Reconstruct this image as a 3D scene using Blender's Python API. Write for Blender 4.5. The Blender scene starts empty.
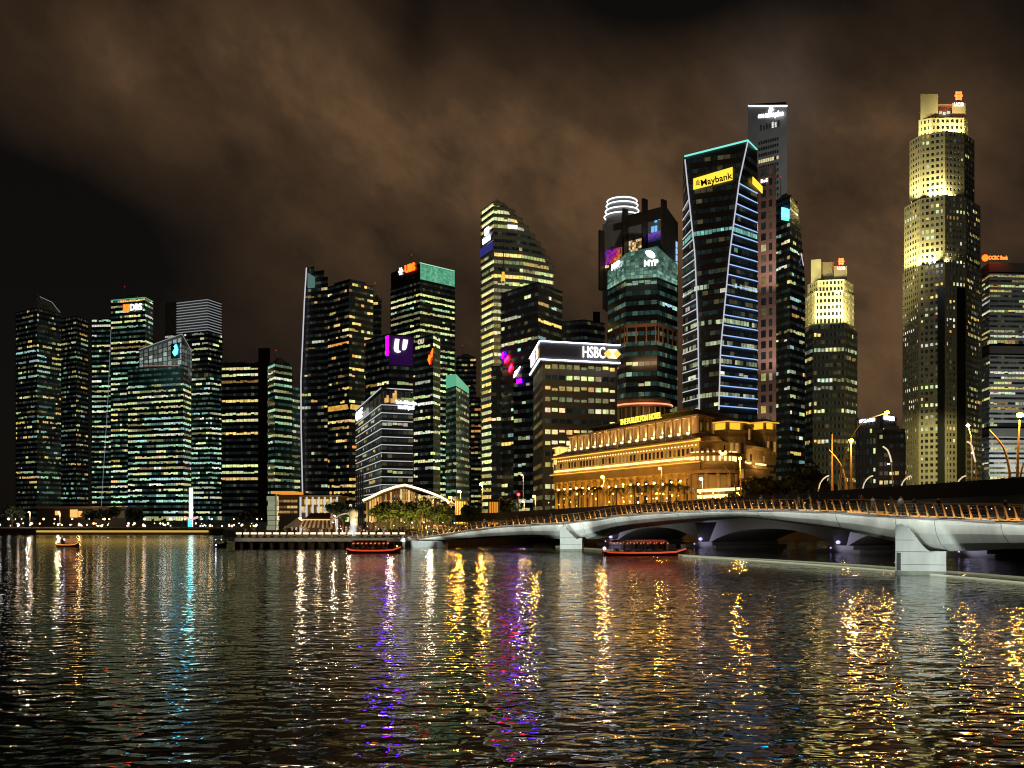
import bpy, bmesh, math, random
from mathutils import Vector, Matrix
R = math.radians
random.seed(7)
S = bpy.context.scene
COL = S.collection

# ---------------------------------------------------------------- camera
H, F, HZ = 5.0, 1000.0, 517.0          # eye height, focal length in picture widths/1024, horizon row
cd = bpy.data.cameras.new('camera')
cam = bpy.data.objects.new('camera', cd); COL.objects.link(cam)
cam.location = (0, 0, H); cam.rotation_euler = (R(90), 0, 0)
cd.sensor_width = 36; cd.lens = 36 * F / 1024; cd.shift_y = (HZ - 384) / 1024
cd.clip_start = .1; cd.clip_end = 8000
S.camera = cam

# ---------------------------------------------------------------- night sky, moonless glow, exposure
W = bpy.data.worlds.new('World'); S.world = W; W.use_nodes = True
nt = W.node_tree; nt.nodes.clear()
def N(t, **k):
    n = nt.nodes.new(t)
    for a, b in k.items(): setattr(n, a, b)
    return n
def L(a, b): nt.links.new(a, b)
def val(x):
    n = N('ShaderNodeValue'); n.outputs[0].default_value = x; return n.outputs[0]
def M(op, a, b=None, c=None, clamp=False):
    n = N('ShaderNodeMath', operation=op); n.use_clamp = clamp
    for i, v in enumerate((a, b, c)):
        if v is None: continue
        if isinstance(v, (int, float)): n.inputs[i].default_value = v
        else: L(v, n.inputs[i])
    return n.outputs[0]
out = N('ShaderNodeOutputWorld'); bg = N('ShaderNodeBackground'); L(bg.outputs[0], out.inputs[0])
tc = N('ShaderNodeTexCoord'); sep = N('ShaderNodeSeparateXYZ'); L(tc.outputs['Generated'], sep.inputs[0])
dx, dy, dz = sep.outputs
az = M('ARCTAN2', dx, dy)                                # bearing, 0 = straight over the bay
el = M('ARCTAN2', dz, M('SQRT', M('ADD', M('MULTIPLY', dx, dx), M('MULTIPLY', dy, dy))))
cmb = N('ShaderNodeCombineXYZ')
# cloud streaks drift down to the right: shear the bearing by the elevation
L(M('MULTIPLY', M('SUBTRACT', az, M('MULTIPLY', el, .8)), .78), cmb.inputs[0])
L(M('MULTIPLY', M('ADD', el, M('MULTIPLY', az, .75)), 1.15), cmb.inputs[1])
def noise(scale, detail, rough, dist, off):
    mp = N('ShaderNodeMapping'); mp.inputs['Location'].default_value = off
    L(cmb.outputs[0], mp.inputs[0])
    n = N('ShaderNodeTexNoise'); L(mp.outputs[0], n.inputs['Vector'])
    n.inputs['Scale'].default_value = scale; n.inputs['Detail'].default_value = detail
    n.inputs['Roughness'].default_value = rough; n.inputs['Distortion'].default_value = dist
    return n.outputs[0]
n1 = noise(4.0, 6, .55, .15, (3.1, .4, 0)); n2 = noise(11, 7, .6, .1, (1.7, 5.2, 2)); n3 = noise(2.2, 2, .5, 0, (.3, 8, 1))
def blob(a, e, ra, re, amt):                              # a soft bank of lit cloud at a bearing / elevation
    q = M('ADD', M('POWER', M('ABSOLUTE', M('DIVIDE', M('SUBTRACT', az, a), ra)), 2), M('POWER', M('ABSOLUTE', M('DIVIDE', M('SUBTRACT', el, e), re)), 2))
    return M('MULTIPLY', M('EXPONENT', M('MULTIPLY', q, -1)), amt)
def sky(px, py): return math.atan((px - 512) / F), math.atan((HZ - py) / F * math.cos(math.atan((px - 512) / F)))
acc = None
SKY_BLOBS = [(250, 90, .18, .12, .78), (120, 50, .14, .07, .45), (400, 165, .16, .09, .62), (620, 150, .20, .11, .85), (560, 300, .25, .12, .50),
             (770, 90, .07, .07, .40), (870, 330, .14, .22, .62), (330, 250, .09, .07, .25), (960, 250, .10, .2, .28),
             (680, 430, .48, .15, .46), (90, 210, .20, .07, -.35), (700, 5, .16, .05, -.45), (415, 45, .03, .06, -.35), (985, 20, .10, .04, -.15), (900, 140, .15, .12, .40), (80, 420, .2, .12, -.25)]
for px, py, ra, re, amt in SKY_BLOBS:
    a, e = sky(px, py); b = blob(a, e, ra, re, amt * .90)
    acc = b if acc is None else M('ADD', acc, b)
tex = M('ADD', M('MULTIPLY', M('SUBTRACT', n1, .5), 2.6), M('ADD', M('MULTIPLY', M('SUBTRACT', n2, .5), 1.3), M('MULTIPLY', M('SUBTRACT', n3, .5), .8)))
dens = M('ADD', acc, M('MULTIPLY', tex, M('ADD', M('MULTIPLY', acc, .70, None), .13)))
dens = M('MULTIPLY', M('MAXIMUM', dens, 0), .80, clamp=True)
rp = N('ShaderNodeValToRGB'); L(dens, rp.inputs[0])
el_ = rp.color_ramp.elements
el_[0].position = 0; el_[0].color = (.0042, .0030, .0020, 1)
el_[1].position = 1; el_[1].color = (.115, .063, .029, 1)
e2 = rp.color_ramp.elements.new(.42); e2.color = (.030, .0172, .0088, 1)
e3 = rp.color_ramp.elements.new(.75); e3.color = (.064, .036, .0172, 1)
# cool glow around the rooftop signs, painted into the sky colour
a, e = sky(775, 105); cool = blob(a, e, .045, .05, 1)
mx = N('ShaderNodeMix', data_type='RGBA', blend_type='ADD'); mx.inputs[0].default_value = 1
L(rp.outputs[0], mx.inputs[6])
cm = N('ShaderNodeMix', data_type='RGBA'); cm.inputs[6].default_value = (0, 0, 0, 1); cm.inputs[7].default_value = (.014, .015, .017, 1)
L(cool, cm.inputs[0]); L(cm.outputs[2], mx.inputs[7])
ns = N('ShaderNodeTexSky'); ns.sky_type = 'NISHITA'; ns.sun_disc = False
ns.sun_elevation = R(35); ns.sun_rotation = R(200)
mx2 = N('ShaderNodeMix', data_type='RGBA', blend_type='ADD'); mx2.inputs[0].default_value = .0004
L(mx.outputs[2], mx2.inputs[6]); L(ns.outputs[0], mx2.inputs[7]); L(mx2.outputs[2], bg.inputs[0]); bg.inputs[1].default_value = 1.0
sd = bpy.data.lights.new('facade_fill', 'SUN'); sd.energy = .02; sd.angle = R(8); sd.color = (1, .8, .6)  # weak sun lamp added so facades stay visible under the moonless sky
so = bpy.data.objects.new('facade_fill', sd); COL.objects.link(so); so.rotation_euler = (R(55), 0, R(-20))
S.view_settings.view_transform = 'Standard'; S.view_settings.look = 'None'; S.view_settings.gamma = 1; S.view_settings.exposure = 0
S.view_settings.use_curve_mapping = False
S.render.engine = 'CYCLES'
cy = S.cycles
cy.use_denoising = True; cy.sample_clamp_indirect = 0; cy.max_bounces = 4; cy.diffuse_bounces = 1; cy.glossy_bounces = 3
cy.transmission_bounces = 2; cy.volume_bounces = 0; cy.caustics_reflective = False; cy.caustics_refractive = False
cy.use_light_tree = True
S.render.filter_size = 1.1; cy.filter_width = 1.1

# ---------------------------------------------------------------- helpers
def X(px, Y): return (px - 512) / F * Y
def Z(py, Y): return H + (HZ - py) / F * Y
def P(px, Y): return (X(px, Y), Y)

def mat(name, base, rough=.6, metal=0., emit=None, strength=0., noise_amt=.25, noise_scale=.6, spec=.5, sample=False, stretch=(1, 1, 1)):
    m = bpy.data.materials.new(name); m.use_nodes = True
    t = m.node_tree; b = t.nodes['Principled BSDF']
    b.inputs['Roughness'].default_value = rough; b.inputs['Metallic'].default_value = metal
    b.inputs['Specular IOR Level'].default_value = spec
    if noise_amt:
        c = t.nodes.new('ShaderNodeTexCoord'); mp = t.nodes.new('ShaderNodeMapping'); n = t.nodes.new('ShaderNodeTexNoise')
        mp.inputs['Scale'].default_value = stretch
        t.links.new(c.outputs['Object'], mp.inputs[0]); t.links.new(mp.outputs[0], n.inputs['Vector'])
        n.inputs['Scale'].default_value = noise_scale; n.inputs['Detail'].default_value = 5
        x = t.nodes.new('ShaderNodeMix'); x.data_type = 'RGBA'
        x.inputs[6].default_value = tuple(v * (1 - noise_amt) for v in base) + (1,)
        x.inputs[7].default_value = tuple(min(1, v * (1 + noise_amt)) for v in base) + (1,)
        t.links.new(n.outputs[0], x.inputs[0]); t.links.new(x.outputs[2], b.inputs['Base Color'])
    else: b.inputs['Base Color'].default_value = tuple(base) + (1,)
    if emit:
        b.inputs['Emission Color'].default_value = tuple(emit) + (1,); b.inputs['Emission Strength'].default_value = strength
    m.cycles.emission_sampling = 'FRONT' if sample else 'NONE'
    return m

def glow(name, c, s, sample=False): return mat(name, (.3, .3, .3), .5, emit=c, strength=s, noise_amt=0, sample=sample)

# glazing: each pane's room light is a face attribute, with ceiling tubes and furniture broken up by a noise
def window_material():
    m = bpy.data.materials.new('window_glass'); m.use_nodes = True
    t = m.node_tree; b = t.nodes['Principled BSDF']
    b.inputs['Base Color'].default_value = (.010, .012, .013, 1); b.inputs['Roughness'].default_value = .12
    at = t.nodes.new('ShaderNodeAttribute'); at.attribute_name = 'lit'
    c = t.nodes.new('ShaderNodeTexCoord'); n = t.nodes.new('ShaderNodeTexNoise')
    n.inputs['Scale'].default_value = .5; n.inputs['Detail'].default_value = 2; n.inputs['Roughness'].default_value = .7
    t.links.new(c.outputs['Object'], n.inputs['Vector'])
    r = t.nodes.new('ShaderNodeMapRange'); r.inputs[1].default_value = .32; r.inputs[2].default_value = .68; r.inputs[3].default_value = .55; r.inputs[4].default_value = 1.3
    t.links.new(n.outputs[0], r.inputs[0])
    x = t.nodes.new('ShaderNodeVectorMath'); x.operation = 'SCALE'
    t.links.new(at.outputs['Color'], x.inputs[0]); t.links.new(r.outputs[0], x.inputs['Scale'])
    t.links.new(x.outputs[0], b.inputs['Emission Color']); b.inputs['Emission Strength'].default_value = 1
    m.cycles.emission_sampling = 'NONE'
    return m
GLASS = window_material()

MT = dict(
    dark=mat('dark_curtain_wall', (.022, .024, .026), .25, noise_amt=.4, noise_scale=.05),
    darkbrown=mat('dark_brown_cladding', (.05, .036, .028), .45, noise_amt=.4, noise_scale=.08),
    teal=mat('teal_curtain_wall', (.018, .040, .036), .2, noise_amt=.4, noise_scale=.05),
    grey=mat('grey_concrete', (.22, .21, .19), .75, noise_scale=.15),
    beige=mat('beige_stone_cladding', (.36, .32, .24), .8, noise_scale=.2),
    pale=mat('pale_granite', (.46, .43, .33), .75, noise_scale=.12, noise_amt=.2),
    slate=mat('slate_spandrel', (.085, .08, .075), .5, noise_scale=.2),
    pink=mat('pink_granite', (.42, .27, .23), .75, noise_scale=.12, noise_amt=.2),
    white=mat('white_spandrel', (.62, .62, .58), .6, noise_scale=.3, noise_amt=.15),
    stone=mat('hotel_sandstone', (.45, .33, .16), .8, noise_scale=.35, noise_amt=.3),
    roofdark=mat('dark_roof_sheet', (.05, .035, .028), .6, noise_scale=.5),
    bronze=mat('bronze_panel', (.20, .13, .08), .5, noise_scale=.3),
    terracotta=mat('terracotta_panel', (.42, .24, .15), .7, noise_scale=.3),
    concrete=mat('pale_bridge_concrete', (.50, .51, .47), .75, noise_scale=.9, noise_amt=.36, stretch=(1, 1, .35)),
    oldconcrete=mat('weathered_bridge_concrete', (.20, .20, .19), .8, noise_scale=.3, noise_amt=.35),
    metal=mat('dark_metal', (.06, .055, .05), .4, metal=.6, noise_scale=2),
    goldmetal=mat('golden_painted_steel', (.50, .30, .09), .4, metal=.2, noise_scale=2),
    steel=mat('painted_lamp_steel', (.42, .34, .2), .45, metal=.1, noise_scale=2),
    paving=mat('quay_paving', (.13, .11, .09), .85, noise_scale=.4),
    quay=mat('quay_wall_stone', (.10, .085, .065), .85, noise_scale=.5, noise_amt=.4),
    bark=mat('tree_bark', (.10, .075, .05), .9, noise_scale=3),
    leaf=mat('tree_leaves', (.058, .068, .020), .7, noise_scale=.9, noise_amt=.55),
    leafdark=mat('dark_tree_leaves', (.035, .055, .025), .7, noise_scale=.9, noise_amt=.55),
    palmleaf=mat('palm_fronds', (.06, .075, .03), .6, noise_scale=.9, noise_amt=.5),
    awning=mat('striped_awning_pale', (.6, .52, .42), .8, noise_scale=1),
    awningdark=mat('striped_awning_brown', (.14, .06, .035), .8, noise_scale=1),
    redroof=mat('brown_tile_roof', (.14, .07, .045), .8, noise_scale=1.2, noise_amt=.4),
    hull=mat('dark_painted_hull', (.05, .03, .025), .5, noise_scale=1),
    redpaint=mat('red_boat_paint', (.45, .05, .025), .5, noise_scale=1),
    statue=mat('white_statue_stone', (.7, .68, .62), .7, noise_scale=2, noise_amt=.2),
    panel=mat('green_glass_panel', (.22, .27, .20), .3, noise_scale=.8),
    spray=mat('water_spray', (.8, .8, .8), .6, noise_scale=3),
    led_white=glow('cool_white_led', (.80, .88, 1.0), 1.5),
    led_blue=glow('blue_white_led', (.34, .54, 1.0), 1.15),
    led_cyan=glow('cyan_led', (.25, 1.0, .85), .9),
    led_dim=glow('dim_white_led', (.8, .85, .9), .30),
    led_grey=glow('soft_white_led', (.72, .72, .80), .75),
    led_warm=glow('warm_led', (1.0, .62, .22), 2.2),
    led_warmwhite=glow('warm_white_led', (1.0, .80, .48), 2.6),
    led_gold=glow('golden_led', (1.0, .55, .08), 1.0),
    led_red=glow('red_led', (1.0, .002, .016), 48.0),
    led_orange=glow('orange_led', (1.0, .055, .004), 7.0),
    led_purple=glow('purple_led', (.085, .0, 1.0), 110.0),
    led_green=glow('green_lit_glass', (.10, .42, .24), 1.0),
    sign_white=glow('white_sign_letters', (1.0, .97, .92), 6.0),
    letter=glow('white_lit_letters', (1.0, .97, .92), 1.5),
    sign_blue=glow('blue_white_sign', (.75, .85, 1.0), 5.0),
    sign_yellow=glow('yellow_sign_face', (1.0, .70, .05), 1.3),
    sign_teal=glow('teal_sign_face', (.01, .42, 1.0), 34),
    sign_green=glow('green_sign_face', (.10, .9, .40), 2.2),
    sign_gold=glow('gold_sign_letters', (1.0, .80, .06), 1.6),
    sign_pale=glow('pale_sign_letters', (1.0, .85, .5), .8),
    ink=mat('black_sign_ink', (.01, .01, .01), .6, noise_amt=0),
    lamp_sodium=glow('sodium_lamp', (1.0, .34, .006), 480.0, True),
    lamp_warm=glow('warm_lamp', (1.0, .62, .24), 6.0),
    lamp_white=glow('white_lamp', (.95, .97, 1.0), 9.0),
    lamp_pink=glow('pink_white_lamp', (1.0, .72, .66), 6.0),
    warning=glow('red_warning_lamp', (1, .04, .02), .7),
    lamp_red=glow('red_signal_lamp', (1.0, .03, .05), 8.0),
    lit_gold=glow('lit_gold_panes', (1.0, .50, .03), 1.2),
    lit_orange=glow('lit_orange_wall', (1.0, .38, .04), .75),
)

class MB:
    def __init__(s): s.v = []; s.f = []; s.m = []; s.c = []
    def add(s, vs, fs, mi=0, c=(0, 0, 0)):
        o = len(s.v); s.v += [tuple(q) for q in vs]
        for f in fs: s.f.append(tuple(i + o for i in f)); s.m.append(mi); s.c.append(c)
        return s
    def prism(s, poly, z0, z1, mi=0, c=(0, 0, 0)):
        n = len(poly); zs0 = z0 if isinstance(z0, (list, tuple)) else [z0] * n; zs1 = z1 if isinstance(z1, (list, tuple)) else [z1] * n
        vs = [(p[0], p[1], zs0[i]) for i, p in enumerate(poly)] + [(p[0], p[1], zs1[i]) for i, p in enumerate(poly)]
        fs = [tuple(range(n - 1, -1, -1)), tuple(range(n, 2 * n))] + [(i, (i + 1) % n, n + (i + 1) % n, n + i) for i in range(n)]
        return s.add(vs, fs, mi, c)
    def box(s, c, d, rz=0, mi=0, col=(0, 0, 0)):
        ca, sa = math.cos(rz), math.sin(rz); q = []
        for k in (-.5, .5):
            for i, j in ((-.5, -.5), (.5, -.5), (.5, .5), (-.5, .5)):
                x, y = i * d[0], j * d[1]; q.append((c[0] + x * ca - y * sa, c[1] + x * sa + y * ca, c[2] + k * d[2]))
        return s.add(q, [(3, 2, 1, 0), (4, 5, 6, 7), (0, 1, 5, 4), (1, 2, 6, 5), (2, 3, 7, 6), (3, 0, 4, 7)], mi, col)
    def quad(s, a, b, c, d, mi=0, col=(0, 0, 0)): return s.add([a, b, c, d], [(0, 1, 2, 3)], mi, col)
    def tube(s, pts, r, n=6, mi=0, col=(0, 0, 0)):
        pts = [Vector(p) for p in pts]; rs = r if isinstance(r, (list, tuple)) else [r] * len(pts); vs = []; fs = []
        for i, p in enumerate(pts):
            t = (pts[min(i + 1, len(pts) - 1)] - pts[max(i - 1, 0)]).normalized()
            u = t.cross(Vector((0, 0, 1)) if abs(t.z) < .9 else Vector((1, 0, 0))).normalized(); w = t.cross(u)
            for k in range(n):
                a = 2 * math.pi * k / n; vs.append(p + (u * math.cos(a) + w * math.sin(a)) * rs[i])
        for i in range(len(pts) - 1):
            for k in range(n): fs.append((i * n + k, i * n + (k + 1) % n, (i + 1) * n + (k + 1) % n, (i + 1) * n + k))
        fs += [tuple(range(n - 1, -1, -1)), tuple((len(pts) - 1) * n + k for k in range(n))]
        return s.add(vs, fs, mi, col)
    def ball(s, c, r, n=8, mi=0, col=(0, 0, 0), sz=1):
        vs = []; fs = []; h = n // 2
        for i in range(h + 1):
            t = math.pi * i / h
            for k in range(n): a = 2 * math.pi * k / n; vs.append((c[0] + r * math.sin(t) * math.cos(a), c[1] + r * math.sin(t) * math.sin(a), c[2] + r * sz * math.cos(t)))
        for i in range(h):
            for k in range(n): fs.append(((i + 1) * n + k, (i + 1) * n + (k + 1) % n, i * n + (k + 1) % n, i * n + k))
        return s.add(vs, fs, mi, col)
    def build(s, name, mats, parent=None, smooth=False, world=True):
        if not isinstance(mats, (list, tuple)): mats = [mats]
        me = bpy.data.meshes.new(name); o0 = parent_origin(parent) if world else Vector((0, 0, 0))
        me.from_pydata([Vector(v) - o0 for v in s.v], [], s.f)
        for m in mats: me.materials.append(m)
        me.polygons.foreach_set('material_index', s.m)
        if any(sum(c) for c in s.c):
            a = me.attributes.new('lit', 'FLOAT_COLOR', 'FACE')
            a.data.foreach_set('color', [q for c in s.c for q in (c[0], c[1], c[2], 1)])
        if smooth: me.polygons.foreach_set('use_smooth', [True] * len(me.polygons))
        me.update()
        o = bpy.data.objects.new(name, me); COL.objects.link(o)
        if parent: o.parent = parent
        return o
ORG = {}
def parent_origin(p):
    v = Vector((0, 0, 0))
    while p: v += Vector(p.location); p = p.parent
    return v
def thing(name, label, cat, loc=(0, 0, 0), group=None):
    o = bpy.data.objects.new(name, None); COL.objects.link(o); o.location = loc; o.empty_display_size = 1
    o['label'] = label; o['category'] = cat
    if group: o['group'] = group
    return o
def tag(o, label, cat, group=None):
    o['label'] = label; o['category'] = cat
    if group: o['group'] = group
    return o
def structure(o): o['kind'] = 'structure'; return o
def copy_tree(o, parent=None):
    c = o.copy(); COL.objects.link(c)
    if parent: c.parent = parent
    for ch in list(o.children): copy_tree(ch, c)
    return c
def copy_thing(o, loc, rz=0, label=None, sc=None):
    c = copy_tree(o); c.location = loc; c.rotation_euler = (0, 0, rz)
    if label: c['label'] = label
    if sc: c.scale = (sc, sc, sc)
    return c

def frame_on(a, b, z):       # matrix standing on a facade edge a->b (left to right seen from outside)
    a, b = Vector((a[0], a[1], 0)), Vector((b[0], b[1], 0)); x = (b - a).normalized(); n = Vector((x.y, -x.x, 0))
    m = Matrix.Identity(4); m.col[0][:3] = x; m.col[1][:3] = (0, 0, 1); m.col[2][:3] = n
    return m, x, n
def lettering(text, a, b, t, z, size, m, parent, name='sign_lettering', off=.5, bold=.02, width=None, shear=0):
    """text centred at fraction t of facade edge a->b, cap centre at z, cap height size"""
    cu = bpy.data.curves.new(name, 'FONT'); cu.body = text; cu.size = size * 1.38; cu.align_x = 'CENTER'; cu.align_y = 'CENTER'
    cu.extrude = .06 * size; cu.offset = bold * size; cu.shear = shear; cu.resolution_u = 3
    o = bpy.data.objects.new(name, cu); COL.objects.link(o); cu.materials.append(m)
    mm, x, n = frame_on(a, b, z); q = Vector((a[0] + (b[0] - a[0]) * t, a[1] + (b[1] - a[1]) * t, z)) + n * off
    bpy.context.view_layer.update(); w = o.dimensions.x
    me = bpy.data.meshes.new_from_object(o.evaluated_get(bpy.context.evaluated_depsgraph_get())); bpy.data.objects.remove(o)
    me.name = name; o = bpy.data.objects.new(name, me); COL.objects.link(o)
    if not me.materials: me.materials.append(m)
    mm.col[3][:3] = q - parent_origin(parent); o.parent = parent
    if width and w > 0: mm = mm @ Matrix.Diagonal((width / w, 1, 1, 1))
    o.matrix_basis = mm
    return o
def facade_pt(a, b, t, z, off=0):
    mm, x, n = frame_on(a, b, z); return Vector((a[0] + (b[0] - a[0]) * t, a[1] + (b[1] - a[1]) * t, z)) + n * off
def facade_poly(mb, a, b, pts, off, th=.3, mi=0, col=(0, 0, 0)):
    """extrude an outline of (metres along edge from a, z) standing off the facade"""
    mm, x, n = frame_on(a, b, 0); base = Vector((a[0], a[1], 0))
    k = len(pts); vs = [base + x * p[0] + Vector((0, 0, p[1])) + n * (off + th) for p in pts] + [base + x * p[0] + Vector((0, 0, p[1])) + n * off for p in pts]
    fs = [tuple(range(k)), tuple(range(2 * k - 1, k - 1, -1))] + [(i, k + i, k + (i + 1) % k, (i + 1) % k) for i in range(k)]
    return mb.add(vs, fs, mi, col)
def facade_box(mb, a, b, t, z0, z1, w, out, mi=0, col=(0, 0, 0), inn=0.):
    """box w wide centred at fraction t of the edge, from -inn to out off the facade"""
    Lh = math.dist(a, b); c = t * Lh
    return facade_poly(mb, a, b, [(c - w / 2, z0), (c + w / 2, z0), (c + w / 2, z1), (c - w / 2, z1)], -inn, out + inn, mi, col)

def area(p): return sum(p[i][0] * p[(i + 1) % len(p)][1] - p[(i + 1) % len(p)][0] * p[i][1] for i in range(len(p))) / 2
def offset(poly, d):
    n = len(poly); r = []
    for i in range(n):
        p0, p1, p2 = (Vector(poly[i - 1]), Vector(poly[i]), Vector(poly[(i + 1) % n]))
        e1 = (p1 - p0).normalized(); e2 = (p2 - p1).normalized(); n1 = Vector((e1.y, -e1.x)); n2 = Vector((e2.y, -e2.x))
        q = (n1 + n2); q = q / max(.35, q.length_squared / 2) if q.length > 1e-6 else n1
        r.append(tuple(p1 + q * d))
    return r
def foot(front, depth):
    """closed counter-clockwise plan from the visible corners (px, Y), left to right"""
    f = [P(*q) for q in front]
    if len(f) == 3:
        a, c, b = f
        back = (a[0] + b[0] - c[0], a[1] + b[1] - c[1])
        return f + [back]
    a, b = Vector(f[0]), Vector(f[-1])          # the sides recede along the line of sight, so only the listed corners show
    m = (a + b) / 2; k = 1 + depth / m.length
    return f + [tuple(b * k - (b - m).normalized() * .8), tuple(a * k - (a - m).normalized() * .8)]
WARM, PALE, WHT, GRN, ORG_, COOL = (.90, .64, .19), (.74, .78, .34), (.74, .82, .60), (.42, .76, .48), (.85, .38, .08), (.36, .66, .62)
def facing(a, b):
    mx_, my_ = (a[0] + b[0]) / 2, (a[1] + b[1]) / 2; d = Vector((b[0] - a[0], b[1] - a[1])).normalized(); n = Vector((d.y, -d.x))
    return n.dot(Vector((-mx_, -my_)).normalized()) > -.25
DIM = [(.006, .008, .008)] * 10 + [(.012, .020, .018)] * 4 + [(.03, .04, .03), (.05, .045, .025), (.08, .07, .035)]
DIMG = [(.007, .016, .014)] * 4 + [(.016, .045, .038)] * 5 + [(.03, .085, .07), (.06, .10, .07), (.11, .13, .08)]
def mixc(ts, rng):
    c = rng.choice(ts); k = rng.choice((.25, .5, .8, 1, 1, 1.25)); j = rng.uniform(-.03, .03)
    return (max(0, c[0] * k + j * k), c[1] * k, max(0, c[2] * k - j * k))

def tower(root, poly_fn, z0, z1, storey, pane=2.2, lo=.40, hi=.82, p=.4, run=.75, tints=(PALE, WARM, WHT), wall='dark', out=.35,
          pier=0., pier_every=1, dark=(), seed=1, individual=False, wallname='wall', gap=.12, floor_p=None, gain=1.15, blinds=.40, spandrel=None, bandname='window_band'):
    """shell, storey-high spandrels, piers and one glazing ribbon per storey"""
    dimtab = DIMG if wall == 'teal' else DIM
    rng = random.Random(seed); fn = poly_fn if callable(poly_fn) else (lambda z: poly_fn)
    ns = max(1, int(round((z1 - z0) / storey))); storey = (z1 - z0) / ns
    w = MB(); wins = []
    if not callable(poly_fn): w.prism(poly_fn, z0, z1)
    for k in range(ns):
        za = z0 + k * storey; poly = fn(za + storey * .5); n = len(poly)
        if poly is None or n < 3: continue
        if callable(poly_fn): w.prism(poly, za, za + storey + (.003 if k % 2 else 0))
        if out: w.prism(offset(poly, out), za + storey * hi if k < ns - 1 else za + storey * hi, za + storey * (1 + lo) if k < ns - 1 else za + storey + .05, 1 if spandrel else 0)
        mech = any(a <= k / ns < b for a, b in dark)
        pf = 0 if mech else (p if floor_p is None else p * rng.choice(floor_p))
        ft = rng.sample(list(tints), min(len(tints), 2)) if rng.random() < .7 else list(tints)
        b = MB()
        for i in range(n):
            a_, b_ = poly[i], poly[(i + 1) % n]
            if not facing(a_, b_): continue
            Lh = math.dist(a_, b_); m = max(1, int(round(Lh / pane))); pw = Lh / m; on = rng.random() < pf; col = mixc(ft, rng)
            mm, x, nn = frame_on(a_, b_, 0); base = Vector((a_[0], a_[1], 0)); hold = 0
            for q in range(m):
                if rng.random() > run:
                    on = rng.random() < pf
                    if rng.random() < .6: col = mixc(ft, rng)
                c = tuple(v * gain * rng.uniform(.75, 1.15) for v in col) if on else rng.choice(dimtab)
                l, r = q * pw + max(gap, pier / 2 if (q % pier_every == 0) else gap), (q + 1) * pw - max(gap, pier / 2 if ((q + 1) % pier_every == 0) else gap)
                u = storey * lo if k else .3
                zz0, zz1 = za + u + .02, za + storey * hi - .02
                if on and rng.random() < blinds:
                    if rng.random() < .6: zz0 += (zz1 - zz0) * rng.uniform(.1, .5)
                    else: zz1 -= (zz1 - zz0) * rng.uniform(.1, .45)
                pts = [base + x * l + nn * .06, base + x * r + nn * .06]
                quad = ((pts[0].x, pts[0].y, zz0), (pts[1].x, pts[1].y, zz0), (pts[1].x, pts[1].y, zz1), (pts[0].x, pts[0].y, zz1))
                if individual: wins.append((quad, c, on))
                else: b.quad(*quad, col=c)
        if not individual and b.f: b.build(bandname, GLASS, root)
    if pier:
        poly = fn((z0 + z1) / 2); n = len(poly)
        for i in range(n):
            a_, b_ = poly[i], poly[(i + 1) % n]
            if not facing(a_, b_): continue
            Lh = math.dist(a_, b_); m = max(1, int(round(Lh / pane)))
            for q in range(0, m + 1, pier_every):
                facade_box(w, a_, b_, min(max(q / m, pier / 2 / Lh), 1 - pier / 2 / Lh), z0, z1 - .1, pier, out - .03 if out else .3)
    w.build(wallname, [MT[wall], MT[spandrel or wall]], root)
    if individual: return wins
    return ns
def emit_windows(root, wins):
    """the hundred largest panes one by one, the rest of the small ones as one part"""
    lit = [q for q in wins if q[2]]; rest = [q for q in wins if not q[2]]
    lit.sort(key=lambda q: -sum(q[1])); solo = lit[:100]; rest += lit[100:]
    for quad, c, on in solo:
        b = MB(); b.quad(*quad, col=c); b.build('window', GLASS, root)
    b = MB()
    for quad, c, on in rest: b.quad(*quad, col=c)
    o = b.build('window', GLASS, root); o['kind'] = 'stuff'
def rim(root, pts, m, w=.5, h=.5, name='light_strip', off=.2):
    """an LED strip along a roof or floor edge through 3-D points (left to right)"""
    b = MB(); b.tube(pts, w / 2, 5); return b.build(name, m, root)
def roof_kit(t, poly, z, seed, mast=True):
    rng = random.Random(seed); c = sum((Vector(p) for p in poly), Vector((0, 0))) / len(poly)
    b = MB(); b.prism([tuple(c + (Vector(p) - c) * .55) for p in poly], z + .07, z + 3.2); b.prism([tuple(c + (Vector(p) - c) * .3) for p in poly], z + 3.25, z + 4.8); b.build('roof_plant_room', MT['grey'], t)
    b = MB()
    for i in range(7): q = c + (Vector(poly[i % len(poly)]) - c) * rng.uniform(.6, .8); b.box((q.x, q.y, z + .9), (2.2, 2.2, 1.7), rng.uniform(0, 1))
    b.build('cooling_units', MT['grey'], t)
    if mast:
        q = c + (Vector(poly[0]) - c) * .35; h_ = rng.uniform(9, 15)
        b = MB(); b.tube([(q.x, q.y, z), (q.x, q.y, z + h_)], [.3, .1], 5); m_ = b.build('roof_mast', MT['steel'], t)
        b = MB(); b.ball((q.x, q.y, z + h_), .45, 6); b.build('warning_lamp', MT['warning'], m_)
def base_thing(name, label, cat, front): 
    f = [P(*q) for q in front]; return thing(name, label, cat, (sum(q[0] for q in f) / len(f), sum(q[1] for q in f) / len(f), GZ))
GZ = 1.8      # level of the quays and streets
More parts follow.
